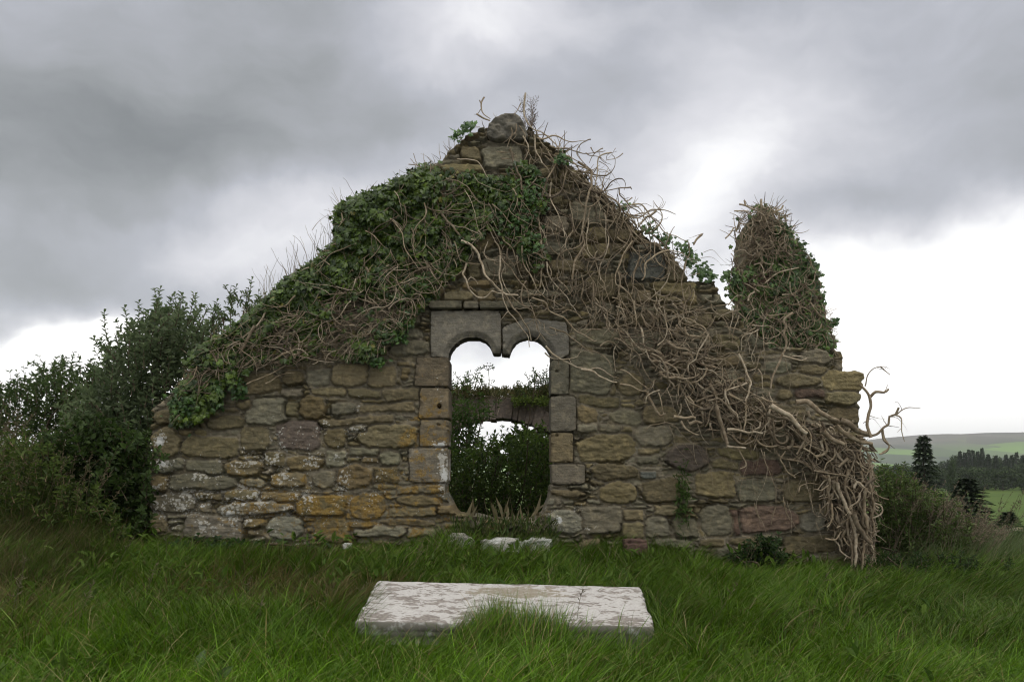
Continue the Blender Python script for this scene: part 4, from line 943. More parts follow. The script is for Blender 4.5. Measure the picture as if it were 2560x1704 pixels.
verge(it, [(480, 890), (640, 780)], 40, (20, 60), rng, .6, (.9, 2.), back=.6)
ivy = thing('climbing_ivy', 'live green climbing ivy covering the left slope and upper middle of the gable', 'ivy', W(470, 1040, WY - .1))
link('leaves', ib.mesh('leaves'), ML, ivy, kind='stuff'); link('runners', it.mesh('runners'), MB, ivy, kind='stuff')

# small green sprays on the right verge
sb = Bag()
clumps(sb, [(1710, 615, 16, 16, 40), (1730, 645, 18, 20, 70), (1755, 680, 22, 26, 90), (1775, 690, 14, 14, 40), (1660, 600, 26, 16, 50), (1810, 690, 10, 10, 20), (1620, 570, 24, 16, 40), (1560, 515, 16, 10, 20)], rng, WY, (.03, .05), (-.5, .1))
sp = thing('ivy_spray', 'small dark green ivy spray sprouting on the right verge beside the stump of wall', 'ivy', W(1730, 690, WY))
link('leaves', sb.mesh('leaves'), ML, sp, kind='stuff')
# leafy sprig left of the apex
sg = Bag(); clumps(sg, [(1180, 312, 12, 7, 22), (1150, 328, 16, 9, 20)], rng, WY, (.035, .055), (0, .06), (.05, .11, .02), (.10, .19, .04))
tt = Tubes(); tt.add(Wa(np.array([(1152, 348), (1160, 332), (1182, 318), (1200, 318)], float), WY), .004, bark(rng), 5); tt.add(Wa(np.array([(1152, 348), (1150, 330), (1146, 320)], float), WY), .003, bark(rng), 5)
s_ = thing('ivy_sprig', 'bright green ivy sprig leaning out just left of the apex stone', 'ivy', W(1152, 350, WY)); link('leaves', sg.mesh('leaves'), ML, s_, kind='stuff'); link('stem', tt.mesh('stem'), MB, s_)
# dry seeding weed right of the apex
dw = Tubes()
for k in range(9):
    x = 1318 + rng.uniform(-8, 14); top = np.array((x + rng.uniform(-22, 38), rng.uniform(238, 300))); b_ = np.array((1322, 336.)); md = (b_ + top) / 2 + rng.normal(0, 6, 2)
    q = crom([b_, md, top], 5); dw.add(Wa(q, WY + rng.uniform(0, .15)), np.linspace(.0032, .0014, len(q)), (.17, .13, .09), 4)
    for j in range(3, len(q)):
        for s__ in (-1, 1):
            e_ = q[j] + np.array((s__ * rng.uniform(3, 9), -rng.uniform(2, 8))); dw.add(Wa(np.array([q[j], e_]), WY + .1), (.0014, .0010), (.17, .13, .09), 3)
            dw.add(Wa(np.array([e_ - (0, 1.2), e_, e_ + (0, 1.2)]), WY + .1), (.0015, .004, .0015), (.12, .09, .06), 4)
link('dry_weed', dw.mesh('dry_weed'), MB, None, label='thin dry weed with tiny seed heads standing just right of the apex stone', category='weed')
# ------------------------------------------------------------------ stump of wall behind the right corner
rng = np.random.default_rng(21)
TY = 9.95
TWO = [(1870, 1480), (1864, 700), (1866, 640), (1868, 590), (1876, 560), (1890, 530), (1912, 512), (1934, 518), (1958, 565), (1975, 592), (2000, 610), (2040, 665), (2058, 730), (2064, 770), (2085, 830), (2092, 870), (2108, 880), (2112, 920), (2118, 1480)]
G2 = masonry((1810, 495, 2130, 1486), TWO, None, cr_(1600, 750, 2.24, "1020,190,1110,270:g 1080,280,1145,330:b"), 3.5, 33, fill_big=500, fillh=11, paln='bgbrgb')
Z3 = np.zeros(G2['X'].shape + (3,)); Z3[..., 1] = .15; Z3[..., 2] = .25
tw = thing('wall_stump', 'tall tapering stump of ruined side wall behind the right corner, cloaked in ivy', 'wall', W(1960, 1400, TY))
link('masonry', sheet('masonry', G2, G2['out'], G2['H'], G2['C'], Z3, 0, TY, .6, steps=(.1, .3), seed=9), MS, tw)
tg = [(1816, 700), (1826, 640), (1836, 570), (1850, 540), (1900, 510), (1950, 525), (1985, 590), (2040, 660), (2056, 740), (2080, 820), (2100, 900), (1990, 900), (1900, 860), (1840, 800)]
tt = Tubes()
fill(tt, tg, 420, (1.4, 3.6), (.03, .18), rng, (5, 14), .3, .7, Yw=TY, fl=lambda x, y: R(75))
fill(tt, [(1840, 560), (1900, 505), (1960, 530), (1990, 600), (1960, 640), (1860, 640)], 260, (1.4, 3.2), (.03, .22), rng, (4, 10), .35, 1.5, Yw=TY, fl=lambda x, y: R(100))
verge(tt, [(1836, 590), (1846, 550), (1880, 520), (1920, 512), (1955, 530), (1985, 580)], 80, (18, 55), rng, .9, (1.4, 3.4), TY, .7, 6)
verge(tt, [(1985, 600), (2040, 680), (2060, 760), (2090, 850)], 46, (12, 45), rng, .9, (.9, 2.), TY, .7, 6)
for ln in """G5 350,180 400,190 450,215 490,230|G5 395,145 405,185|G4 305,240 380,240 440,245|G6.4 545,135 550,200 600,230|G5 740,190 720,225 660,245|G3 690,275 745,265
G4 300,390 270,440 225,485|G2 730,330 780,320|G2 790,400 840,380|G3 420,370 460,420 450,500 430,560|G3.5 540,600 550,690 480,720|G3.5 580,880 700,790 880,745
G2.5 660,590 760,600 830,650|G3.5 330,855 430,900 530,960|G5 490,960 440,990 430,1040|G3 500,570 560,690 650,720|G3 800,870 810,960 870,1040 900,1130""".replace('\n', '|').split('|'):
    h, *ps = ln.split(); w = float(h[1:]); p = np.array([[float(q) for q in a.split(',')] for a in ps]); p = np.stack((1750 + p[:, 0] / 3.564, 460 + p[:, 1] / 3.564), 1)
    q = crom(p, 5.); tt.add(Wa(q, TY - .15), w * .5 * 4.2e-3, bark(rng, 2), 6)
tb_ = Bag()
def td(x, y): return np.clip(sst(.40, .60, fbm(x / 40, y / 40, 71)) + .9 * np.exp(-((x - 1975) / 45) ** 2 - ((y - 640) / 70) ** 2) + .6 * np.exp(-((x - 1990) / 60) ** 2 - ((y - 810) / 50) ** 2) - .8 * (y < 570), 0.03, 1)
ivy_leaves(tb_, tg, 3200, td, (.03, .22), TY, (.034, .062), rng, ca=(.030, .060, .014), cb=(.075, .135, .028))
clumps(tb_, [(2000, 615, 10, 14, 40), (2040, 680, 10, 16, 50), (2055, 760, 10, 20, 50), (2085, 805, 12, 12, 40), (1845, 690, 12, 14, 30), (1975, 850, 22, 16, 120)], rng, TY, (.03, .055), (-.3, .1))
ti = thing('stump_ivy', 'ivy with dead twiggy stems wrapping the tall stump of wall', 'ivy', W(1960, 900, TY - .1))
link('leaves', tb_.mesh('leaves'), ML, ti, kind='stuff'); link('twigs', tt.mesh('twigs'), MB, ti, kind='stuff')

# ------------------------------------------------------------------ far gable with an arch, seen through the window
AY = 14.0
AO = [(930, 1480), (930, 1010), (1080, 985), (1180, 985), (1260, 988), (1330, 982), (1400, 975), (1540, 1000), (1540, 1480)]
AH = [(1085, 1490), (1085, 1110), (1110, 1072), (1160, 1050), (1230, 1040), (1290, 1047), (1340, 1062), (1385, 1092), (1405, 1130), (1405, 1490)]
vs = []
G3 = masonry((920, 960, 1550, 1486), AO, AH, [], 4., 44, fill_big=400, fillh=9, fillw=30, bigsize=(30, 70, 16, 34))
ga = thing('arched_ruin_wall', 'far ruined wall with a shallow stone arch, seen through the window', 'wall', W(1240, 1300, AY))
Z3 = np.zeros(G3['X'].shape + (3,)); Z3[..., 1] = .1; Z3[..., 2] = .3
hd = chamfer(G3['op'], 12) * 4
link('masonry', sheet('masonry', G3, G3['out'] & ~G3['op'] & ~((hd < 7) & (G3['Y'] < 1110)), G3['H'], G3['C'], Z3, 0, AY, .8, steps=(.3,), seed=5), MS, ga)
# the ring of voussoirs: tall thin stones on edge
ctr = np.array((1245., 1290.)); th = -math.pi / 2 - .62
while th < -math.pi / 2 + .62:
    wd = rng.uniform(.05, .12); r0 = 243; r1 = r0 + rng.uniform(46, 56)
    pts = [];
    for dy in (-.06 - rng.uniform(0, .05), .7):
        for a_, r_ in ((th, r0), (th + wd + .004, r0), (th + wd + .004, r1), (th, r1)):
            jit = rng.normal(0, 1.5, 2); p = ctr + r_ * np.array((math.cos(a_), math.sin(a_) * 1.0)) + jit; pts.append(W(p[0], p[1], AY) * np.array((1, 0, 1)) + np.array((0, AY + dy, 0)))
    f = np.array([(0, 1, 2, 3), (7, 6, 5, 4), (0, 4, 5, 1), (1, 5, 6, 2), (2, 6, 7, 3), (3, 7, 4, 0)])
    cc = np.tile(np.array((.19, .16, .135)) * rng.uniform(.7, 1.3), (8, 1))
    me = mesh_np('voussoir', np.array(pts), [f], cc, np.zeros((8, 3)) + np.array((0, .1, .25)), smooth=False)
    o = link('voussoir', me, MS, ga); bm_ = o.modifiers.new('bevel', 'BEVEL'); bm_.width = .012; bm_.segments = 2
    th += wd

# ------------------------------------------------------------------ shrubs
def shrub(name, label, cat, poly, Yr, n_shoot, n_fill, size, ca, cb, rng, tmpl=None, up=-90, spread=.5, slen=(60, 130), mat=None, stem=(.10, .08, .055), group=None, per=16, fillc=.75):
    """leafy shoots end inside the outline `poly` (survey pixels) at depths Yr; each is a stem with leaves along it"""
    tmpl = tmpl or T_oval(); xs_ = [p[0] for p in poly]; ys_ = [p[1] for p in poly]; cx = sum(xs_) / len(xs_)
    tips = sample_poly(poly, n_shoot, rng); tb = Tubes(); bag = Bag(); P_, Yd, Nd, Cc, Sz = [], [], [], [], []
    for (x, y) in tips:
        Y = rng.uniform(*Yr); L_ = rng.uniform(*slen) * .5; n = 7
        th = R(up) + (x - cx) / (max(xs_) - min(xs_) + 1) * spread * 2 + rng.normal(0, .25); st = []; c_ = np.array((x, y + L_ * .5)); w = rng.normal(0, .05)
        for _ in range(n): st.append(c_.copy()); th += w + rng.normal(0, .04); c_ = c_ + L_ / n * 1.5 * np.array((math.cos(th), math.sin(th)))
        st = Wa(np.array(st), Y + np.linspace(0, rng.normal(0, .12), n)); tb.add(st, np.linspace(.006, .002, n), stem, 4)
        k = per; u = np.sort(rng.uniform(.05, 1, k)); q = np.stack([np.interp(u * (n - 1), np.arange(n), st[:, a]) for a in range(3)], 1)
        d = st[-1] - st[0]; d /= np.linalg.norm(d); ph = np.arange(k) * 2.4 + rng.uniform(0, 6); sx_ = np.cross(d, (0, 1, 0)); sx_ /= np.linalg.norm(sx_) + 1e-9; sy_ = np.cross(d, sx_)
        rad = np.cos(ph)[:, None] * sx_ + np.sin(ph)[:, None] * sy_
        P_.append(q); Yd.append(rad + d * rng.uniform(.3, .9, (k, 1))); Nd.append(d - rad * .4 + rng.normal(0, .2, (k, 3)) + np.array((0, 0, .3))); Sz.append(rng.uniform(size[0], size[1], k) * (1.1 - .35 * u)); Cc.append(pal(rng, k, ca, cb, .25))
    if n_fill:
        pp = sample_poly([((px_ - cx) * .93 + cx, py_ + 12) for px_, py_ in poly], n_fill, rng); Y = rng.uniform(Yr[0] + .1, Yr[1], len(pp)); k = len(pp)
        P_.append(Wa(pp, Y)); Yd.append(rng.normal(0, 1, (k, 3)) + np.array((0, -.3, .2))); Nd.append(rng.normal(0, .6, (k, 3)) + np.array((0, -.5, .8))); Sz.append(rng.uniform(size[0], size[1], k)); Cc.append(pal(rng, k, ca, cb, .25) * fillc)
    bag.add(scatter(tmpl, np.concatenate(P_), np.concatenate(Yd), np.concatenate(Nd), np.concatenate(Sz), np.concatenate(Cc)))
    base = W(cx, max(ys_), (Yr[0] + Yr[1]) / 2); base[2] = float(zg(base[0], base[1]))
    # main limbs from the root to the crown
    for _ in range(7):
        t = tips[rng.integers(len(tips))]; e_ = W(t[0], t[1], rng.uniform(*Yr)); q = crom(np.array([base, (base + e_) / 2 + rng.normal(0, .1, 3), e_]), .08); tb.add(q, np.linspace(.02, .006, len(q)), stem, 6)
    o = thing(name, label, cat, base, group); link('leaves', bag.mesh('leaves'), mat or MF, o, kind='stuff'); link('branches', tb.mesh('branches'), MB, o, kind='stuff')
    return o
rng = np.random.default_rng(31)
GG = ((.085, .125, .050), (.19, .235, .115))            # willow: grey green
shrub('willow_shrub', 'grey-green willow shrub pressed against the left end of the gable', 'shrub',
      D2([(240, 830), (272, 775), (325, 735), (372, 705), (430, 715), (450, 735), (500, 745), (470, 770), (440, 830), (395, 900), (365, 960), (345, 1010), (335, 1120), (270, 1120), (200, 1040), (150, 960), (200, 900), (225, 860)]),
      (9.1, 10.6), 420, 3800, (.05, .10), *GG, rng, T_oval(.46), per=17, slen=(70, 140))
shrub('willow_shoots', 'tall leafy willow shoots above the ivy on the low left verge', 'shrub',
      D2([(470, 735), (500, 700), (540, 672), (575, 650), (600, 700), (560, 720), (500, 760)]), (9.4, 9.9), 16, 60, (.04, .08), *GG, rng, T_oval(.46), per=12, slen=(60, 90))
sh = Tubes(); lb_ = Bag(); PP = []
for (x, y, bx) in ((240, 715, 262), (370, 660, 352), (450, 676, 440), (320, 692, 322), (215, 775, 262), (545, 655, 530), (580, 640, 560), (410, 700, 400), (287, 705, 300), (500, 690, 480), (640, 655, 640), (505, 712, 500)):
    b_ = np.array((bx, y + 110.)) ; q = crom(np.array([b_, ((bx + x) / 2 + rng.normal(0, 4), y + 50), (x, y)]) * 1.0866, 6.); v = Wa(q, 9.5 + rng.uniform(-.2, .4)); sh.add(v, np.linspace(.006, .002, len(v)), (.10, .08, .055), 4)
    k = 20; u = np.linspace(.3, 1, k); pq = np.stack([np.interp(u * (len(v) - 1), np.arange(len(v)), v[:, a]) for a in range(3)], 1); ph = np.arange(k) * 2.4
    rad = np.stack((np.cos(ph), np.sin(ph), ph * 0 + .7), 1); lb_.add(scatter(T_oval(.46), pq, rad, np.stack((-np.cos(ph), -np.sin(ph) - .3, ph * 0 + 1.2), 1), rng.uniform(.05, .085, k) * (1.1 - .3 * u), pal(rng, k, *GG, .2)))
o = thing('willow_sprouts', 'slender willow sprouts poking up against the sky above the shrub at left', 'shrub', W(380, 900, 9.5)); link('leaves', lb_.mesh('leaves'), MF, o, kind='stuff'); link('branches', sh.mesh('branches'), MB, o, kind='stuff')
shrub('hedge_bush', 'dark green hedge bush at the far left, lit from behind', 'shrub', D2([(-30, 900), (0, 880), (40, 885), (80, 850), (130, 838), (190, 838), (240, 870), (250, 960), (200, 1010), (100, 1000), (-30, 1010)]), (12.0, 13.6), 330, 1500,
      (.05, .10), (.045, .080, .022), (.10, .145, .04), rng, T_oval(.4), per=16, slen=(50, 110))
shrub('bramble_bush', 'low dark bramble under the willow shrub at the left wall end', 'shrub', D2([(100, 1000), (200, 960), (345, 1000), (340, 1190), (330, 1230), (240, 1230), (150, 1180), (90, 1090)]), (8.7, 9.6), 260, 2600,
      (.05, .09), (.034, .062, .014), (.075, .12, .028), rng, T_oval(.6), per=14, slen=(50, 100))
shrub('nettle_patch', 'patch of green nettles and dry stalks on the bank at the far left', 'weeds', D2([(-20, 1010), (60, 1000), (130, 1050), (220, 1130), (300, 1210), (300, 1250), (150, 1230), (-20, 1200)]), (8.0, 9.3), 230, 900,
      (.04, .09), (.045, .075, .014), (.11, .15, .03), rng, T_oval(.36), per=13, slen=(40, 90), stem=(.14, .11, .06))
# inside the ruin
DK = ((.040, .075, .014), (.11, .165, .030))
shrub('elder_bush', 'dark elder bush crowding the inside of the ruin below the arch', 'shrub', [(1120, 1110), (1180, 1125), (1230, 1110), (1290, 1070), (1340, 1075), (1420, 1110), (1420, 1420), (1080, 1420), (1080, 1120)], (10.6, 12.4), 520, 6500, (.05, .10), *DK, rng, T_oval(.4), slen=(50, 110), per=15)
shrub('elder_branch', 'leafy elder branch reaching in from the left under the arch', 'shrub', [(1090, 1030), (1140, 1020), (1190, 1010), (1230, 1030), (1180, 1070), (1200, 1110), (1230, 1125), (1180, 1150), (1090, 1160)], (12.0, 13.2), 120, 520, (.05, .10), (.035, .07, .015), (.09, .15, .03), rng, T_oval(.42), slen=(50, 100), per=12)
shrub('arch_ivy', 'dark ivy hanging under the right side of the arch', 'ivy', [(1290, 1065), (1345, 1070), (1400, 1100), (1400, 1200), (1290, 1180), (1265, 1110)], (13.6, 14.6), 60, 900, (.05, .08), (.018, .035, .012), (.04, .07, .02), rng, T_ivy(), slen=(40, 70), per=10)
shrub('ash_sapling', 'ash sapling growing on top of the arch at its left end', 'sapling', [(1085, 1010), (1100, 950), (1125, 930), (1140, 960), (1175, 935), (1200, 950), (1200, 985), (1150, 1000), (1120, 1020)], (13.6, 14.4), 34, 60, (.05, .09), (.05, .085, .02), (.11, .17, .04), rng, T_oval(.42), slen=(50, 90), per=13)
shrub('thorn_bush', 'round green bush on top of the arch at its right end', 'shrub', [(1290, 975), (1310, 955), (1330, 940), (1345, 925), (1370, 930), (1400, 920), (1420, 985), (1290, 990)], (13.7, 14.6), 70, 500, (.03, .06), (.035, .06, .015), (.09, .135, .03), rng, T_oval(.5), slen=(30, 60), per=14)
mb = Bag(); a = np.stack((rng.uniform(1090, 1420, 2600), 988 + rng.normal(0, 6, 2600)), 1); pos = Wa(a, rng.uniform(13.75, 14.6, 2600)); m_ = 2600
mb.add(scatter(T_simple(.14), pos, np.stack((rng.normal(0, .5, m_), rng.normal(0, .4, m_), np.abs(rng.normal(.9, .3, m_))), 1), rng.normal(0, 1, (m_, 3)), rng.uniform(.04, .15, m_) * (.5 + fbm(a[:, 0] / 22, a[:, 0] * 0, 5)), pal(rng, m_, (.06, .075, .02), (.17, .14, .06), .3)))
a = np.stack((rng.uniform(1280, 1420, 1500), 1000 + rng.normal(0, 7, 1500)), 1); pos = Wa(a, rng.uniform(13.7, 13.95, 1500)); m_ = 1500
mb.add(scatter(T_simple(.5), pos, rng.normal(0, 1, (m_, 3)), np.stack((rng.normal(0, .4, m_), -np.ones(m_), rng.normal(.6, .3, m_)), 1), rng.uniform(.02, .05, m_), pal(rng, m_, (.07, .11, .015), (.13, .17, .03), .3)))
link('moss', mb.mesh('moss'), MG, None, kind='stuff')
um = Tubes()
for (x0, y0, x1, y1) in ((1221, 985, 1220, 918),):
    q = crom([(x0, y0), (x0 + 2, (y0 + y1) / 2), (x1, y1)], 5); um.add(Wa(q, 14.), np.linspace(.008, .004, len(q)), (.09, .10, .05), 5)
    for dx, dy, b in ((-12, 0, 918), (12, -1, 918), (-6, -4, 918), (6, -5, 918), (14, 14, 940), (22, 20, 950), (-10, 12, 950)):
        um.add(Wa(np.array([(1220, b + 8), (1220 + dx, b + dy)], float), 14.), (.004, .003), (.09, .10, .05), 4)
        for _ in range(8): e_ = np.array((1220 + dx, b + dy)) + rng.normal(0, 2.6, 2); um.add(Wa(np.array([e_ - 1, e_, e_ + 1.]), 14.), (.003, .010, .003), (.09, .11, .05), 4)
link('umbel_weed', um.mesh('umbel_weed'), MB, None, label='tall umbel weed silhouetted on top of the arch', category='weed')
dt_ = Tubes()
for _ in range(26):
    x = rng.uniform(1190, 1330); walk(dt_, (x, rng.uniform(985, 1000)), R(80), int(rng.integers(5, 12)), 6., .006, .003, rng.uniform(.02, .1), AY, rng, .2, R(80), .2)
link('dead_creeper', dt_.mesh('dead_creeper'), MB, None, label='bare pale stems trailing down over the crown of the arch', category='dead ivy')
# right of the gable
shrub('nettle_bush', 'dense green bush of nettles against the right corner of the gable', 'shrub', D2([(2012, 1085), (2060, 1092), (2110, 1110), (2160, 1160), (2230, 1210), (2260, 1260), (2220, 1320), (2012, 1320)]), (9.3, 10.6), 430, 2600,
      (.04, .085), (.06, .10, .022), (.14, .185, .055), rng, T_oval(.42), slen=(50, 110), per=15)
shrub('bramble_patch', 'low dark leafy patch in front of the nettles', 'shrub', D2([(1960, 1300), (2060, 1270), (2200, 1280), (2356, 1300), (2356, 1350), (1960, 1350)]), (8.5, 9.2), 150, 900, (.03, .06), (.022, .045, .012), (.055, .09, .022), rng, T_oval(.5), slen=(30, 60), per=12)
shrub('far_bush', 'pale green bush at the right edge of the churchyard', 'shrub', D2([(2230, 1200), (2300, 1225), (2420, 1235), (2420, 1310), (2230, 1310)]), (11.5, 13), 160, 900, (.04, .09), (.05, .08, .03), (.10, .13, .05), rng, T_oval(.3), slen=(40, 90), per=13)
shrub('dock_plant', 'dark leafy weeds along the foot of the wall left of the window', 'weeds', D2([(350, 1262), (480, 1238), (560, 1255), (660, 1262), (760, 1265), (750, 1300), (560, 1310), (360, 1290)]), (8.45, 8.85), 120, 1100, (.04, .09), (.020, .042, .012), (.05, .09, .02), rng, T_oval(.6), slen=(25, 50), per=10)
shrub('wall_foot_weeds', 'dark leafy weed clump at the wall foot below the dead ivy', 'weeds', D2([(1690, 1275), (1740, 1238), (1790, 1240), (1810, 1290), (1770, 1310), (1690, 1310)]), (8.6, 8.85), 60, 420, (.03, .07), (.020, .042, .012), (.05, .09, .02), rng, T_oval(.6), slen=(25, 50), per=10)
wl = Bag(); a = rng.normal(0, 1, (260, 2)) * np.array((9, 46)) + np.array((1706, 1240)); pos = Wa(a, WY - rng.uniform(.02, .08, 260))
wl.add(scatter(T_simple(.2), pos, np.stack((rng.normal(.1, .6, 260), rng.normal(-.3, .2, 260), rng.normal(-.3, .8, 260)), 1), rng.normal(0, 1, (260, 3)), rng.uniform(.03, .09, 260), pal(rng, 260, (.04, .075, .015), (.08, .13, .03), .3)))
tw_ = thing('trailing_weed', 'wispy green weed trailing down the stones right of the window', 'weed', W(1706, 1240, WY - .05)); link('leaves', wl.mesh('leaves'), MG, tw_, kind='stuff')
# ------------------------------------------------------------------ grave slab
def slab():
    bl, br, fr, fl_ = W(943, 1451, 6.9), W(1601, 1467, 6.9), W(1637, 1565, 6.02), W(886, 1551, 5.98)
    nu, nv = 150, 70; u = np.linspace(0, 1, nu); v = np.linspace(0, 1, nv); U, V = np.meshgrid(u, v)
    top = (fl_ * (1 - U[..., None]) + fr * U[..., None]) * (1 - V[..., None]) + (bl * (1 - U[..., None]) + br * U[..., None]) * V[..., None]
    top[..., 2] += (fbm(U * 12, V * 6, 4) - .5) * .008
    jf = (vn(U * 40, V * 0, 7) - .5) * .012; top[..., 1] += jf * (V < .02); top[..., 1] -= (fbm(U * 30, V * 0, 17) - .3) * .03 * (V > .99); top[..., 0] += ((U < .001) * 1. - (U > .999) * 1.) * (fbm(V * 14, V * 0, 19) - .2) * .035;
    vs = [top.reshape(-1, 3)]; i = (np.arange(nv - 1)[:, None] * nu + np.arange(nu - 1)[None]).ravel(); fs = [np.stack((i, i + 1, i + nu + 1, i + nu), 1)]
    loop = np.concatenate((np.arange(nu), np.arange(1, nv) * nu + nu - 1, (nv - 1) * nu + np.arange(nu - 2, -1, -1), np.arange(nv - 2, 0, -1) * nu)); m_ = len(loop)
    c0 = top.reshape(-1, 3)[loop]; cen = c0.mean(0); dirv = c0 - cen; dirv[:, 2] = 0; dirv /= np.linalg.norm(dirv, axis=1, keepdims=True)
    prev = loop; o = nu * nv
    for out, dn in ((.006, .006), (.009, .018), (.009, .055), (-.004, .062), (-.012, .075), (-.012, .10), (-.03, .108), (-.03, .16)):
        r = c0 + dirv * (out + (vn(np.arange(m_) / 6., np.arange(m_) * 0 + dn * 90, 3) - .5)[:, None] * .008); r[:, 2] -= dn; vs.append(r); cur = o + np.arange(m_)
        fs.append(np.stack((np.roll(prev, -1), prev, cur, np.roll(cur, -1)), 1)); prev = cur; o += m_
    return mesh_np('slab', np.concatenate(vs), [np.concatenate(fs)])
m = M('lichened_slab'); P = m.coord()
g1 = m.noise(7, m.mapping(P, (1, 1.8, 1)), 8, .65, .5); g2 = m.noise(24, m.mapping(P, (1, 2.2, 1)), 5, .6)
sx = m.n('ShaderNodeSeparateXYZ'); m.l(P, sx.inputs[0])
c1 = W(1290, 1475, 6.7)
d1 = m.math('ADD', m.math('POWER', m.math('DIVIDE', m.math('SUBTRACT', sx.outputs[0], float(c1[0])), .34), 2.), m.math('POWER', m.math('DIVIDE', m.math('SUBTRACT', sx.outputs[1], float(c1[1])), .13), 2.))
d1 = m.math('ADD', d1, m.math('ADD', m.math('MULTIPLY', m.math('SUBTRACT', g2, .5), 3.), m.math('MULTIPLY', m.math('SUBTRACT', g1, .5), 5.)))
frontf = m.ramp(sx.outputs[1], 6.35, 5.95, 0, .05)
wf = m.ramp(m.math('SUBTRACT', m.math('ADD', m.math('MULTIPLY', g1, .62), m.math('MULTIPLY', g2, .38)), frontf), .468, .486)
stone = m.mix(m.ramp(m.noise(40, P, 5), .35, .65), (.17, .15, .135), (.26, .235, .205))
white = m.mix(m.ramp(m.noise(60, P, 4), .3, .7), (.47, .455, .43), (.38, .365, .34))
c = m.mix(wf, stone, white); c = m.mix(m.ramp(d1, 1.15, .95), c, m.mix(m.ramp(m.noise(30, P, 4), .5, .62), (.24, .21, .16), (.30, .28, .24)))
geo = m.n('ShaderNodeNewGeometry'); sn = m.n('ShaderNodeSeparateXYZ'); m.l(geo.outputs['True Normal'], sn.inputs[0])
c = m.mix(m.ramp(sn.outputs[2], .5, .8), m.mix(m.ramp(m.noise(12, P, 5), .52, .68), (.17, .16, .135), (.40, .40, .37)), c)
m.bsdf(c, .9, m.noise(90, P, 5, .65), .5, .006, .15)
sl = thing('grave_slab', 'white lichen-crusted grave slab lying in the grass before the wall', 'grave slab', W(1260, 1530, 6.45))
link('slab', slab(), m.m, sl)
# lumps of stone: displaced spheroids
def lump(name, label, px, py, Y, w, h, d, c, e, seed, cat='stone'):
    nu, nv = 40, 26; th = np.linspace(0, 2 * math.pi, nu, endpoint=False); ph = np.linspace(.02, math.pi - .02, nv); T, Pp = np.meshgrid(th, ph)
    n_ = np.stack((np.cos(T) * np.sin(Pp), np.sin(T) * np.sin(Pp), np.cos(Pp)), -1); s = np.sign(n_) * np.abs(n_) ** .55
    r = 1 + (fbm(n_[..., 0] * 2 + seed, n_[..., 2] * 2 + n_[..., 1] * 1.5, seed) - .5) * .8 + (vn(n_[..., 0] * 5 + seed, n_[..., 2] * 5 + n_[..., 1] * 4, seed + 1) - .5) * .12
    v = s * r[..., None] * np.array((w, d, h)) * .5; c0 = W(px, py, Y); j = np.arange(nu); q = []
    for k in range(nv - 1): q.append(np.stack((k * nu + j, k * nu + (j + 1) % nu, (k + 1) * nu + (j + 1) % nu, (k + 1) * nu + j), 1)[:, ::-1])
    vv = (v.reshape(-1, 3) + c0); me = mesh_np(name, vv, [np.concatenate(q)], np.tile(np.array(c), (len(vv), 1)), np.tile(np.array(e, float), (len(vv), 1)))
    link(name, me, MS, None, label=label, category=cat, group='stones fallen at the foot of the wall')
wh = (.5, .5, .47)
for a_ in (("angled broken stone with a white face under the left window jamb", 1150, 1362, 8.75, .26, .22, .22, (.28, .27, .24), (0, .7, 0), 3),
           ("long whitewashed stone in the grass under the middle of the window", 1253, 1364, 8.75, .42, .16, .25, wh, (0, .9, 0), 7),
           ("whitewashed stone in the grass under the right window jamb", 1346, 1362, 8.78, .26, .14, .2, wh, (0, .9, 0), 11),
           ("small pale stone at the wall foot left of the window", 868, 1364, 8.7, .09, .06, .08, wh, (0, .8, 0), 13),
           ("round purple-brown boulder at the wall foot right of the window", 1588, 1368, 8.72, .24, .17, .2, (.13, .085, .07), (.1, .2, 0), 17),
           ("pale slab of stone almost lost in the grass at left", 264, 1500, 7.1, .28, .05, .2, wh, (0, .8, 0), 19)):
    lump('fallen_stone', a_[0], *a_[1:])
sl_ = []
for k, a_ in enumerate(((1190, 1306, .30, .14), (1245, 1322, .32, .12), (1300, 1318, .30, .12), (1345, 1326, .22, .12))):
    lump('sill_stone', ('flat', 'long', 'mossy', 'squat')[k] + ' rough stone in the broken sill, number %s from the left jamb' % ('first', 'second', 'third', 'fourth')[k], a_[0], a_[1], 9.25 + .05 * k, a_[2], a_[3], .5, (.15, .135, .10), (.1, .15, .3), 23 + k)
# low rubble bank at the right edge
Gr = masonry((2440, 1318, 2700, 1400), [(2450, 1400), (2455, 1345), (2500, 1330), (2600, 1322), (2690, 1330), (2690, 1400)], None, [], 4., 51, fill_big=60, fillh=8, fillw=26, bigsize=(20, 50, 12, 22))
Z3 = np.zeros(Gr['X'].shape + (3,)); Z3[..., 1] = .2; Z3[..., 2] = .3
rb = thing('field_wall', 'low tumbled rubble field wall at the right edge', 'wall', W(2570, 1390, 12.8)); link('rubble', sheet('rubble', Gr, Gr['out'], Gr['H'], Gr['C'], Z3, 0, 12.8, .5, seed=6), MS, rb)

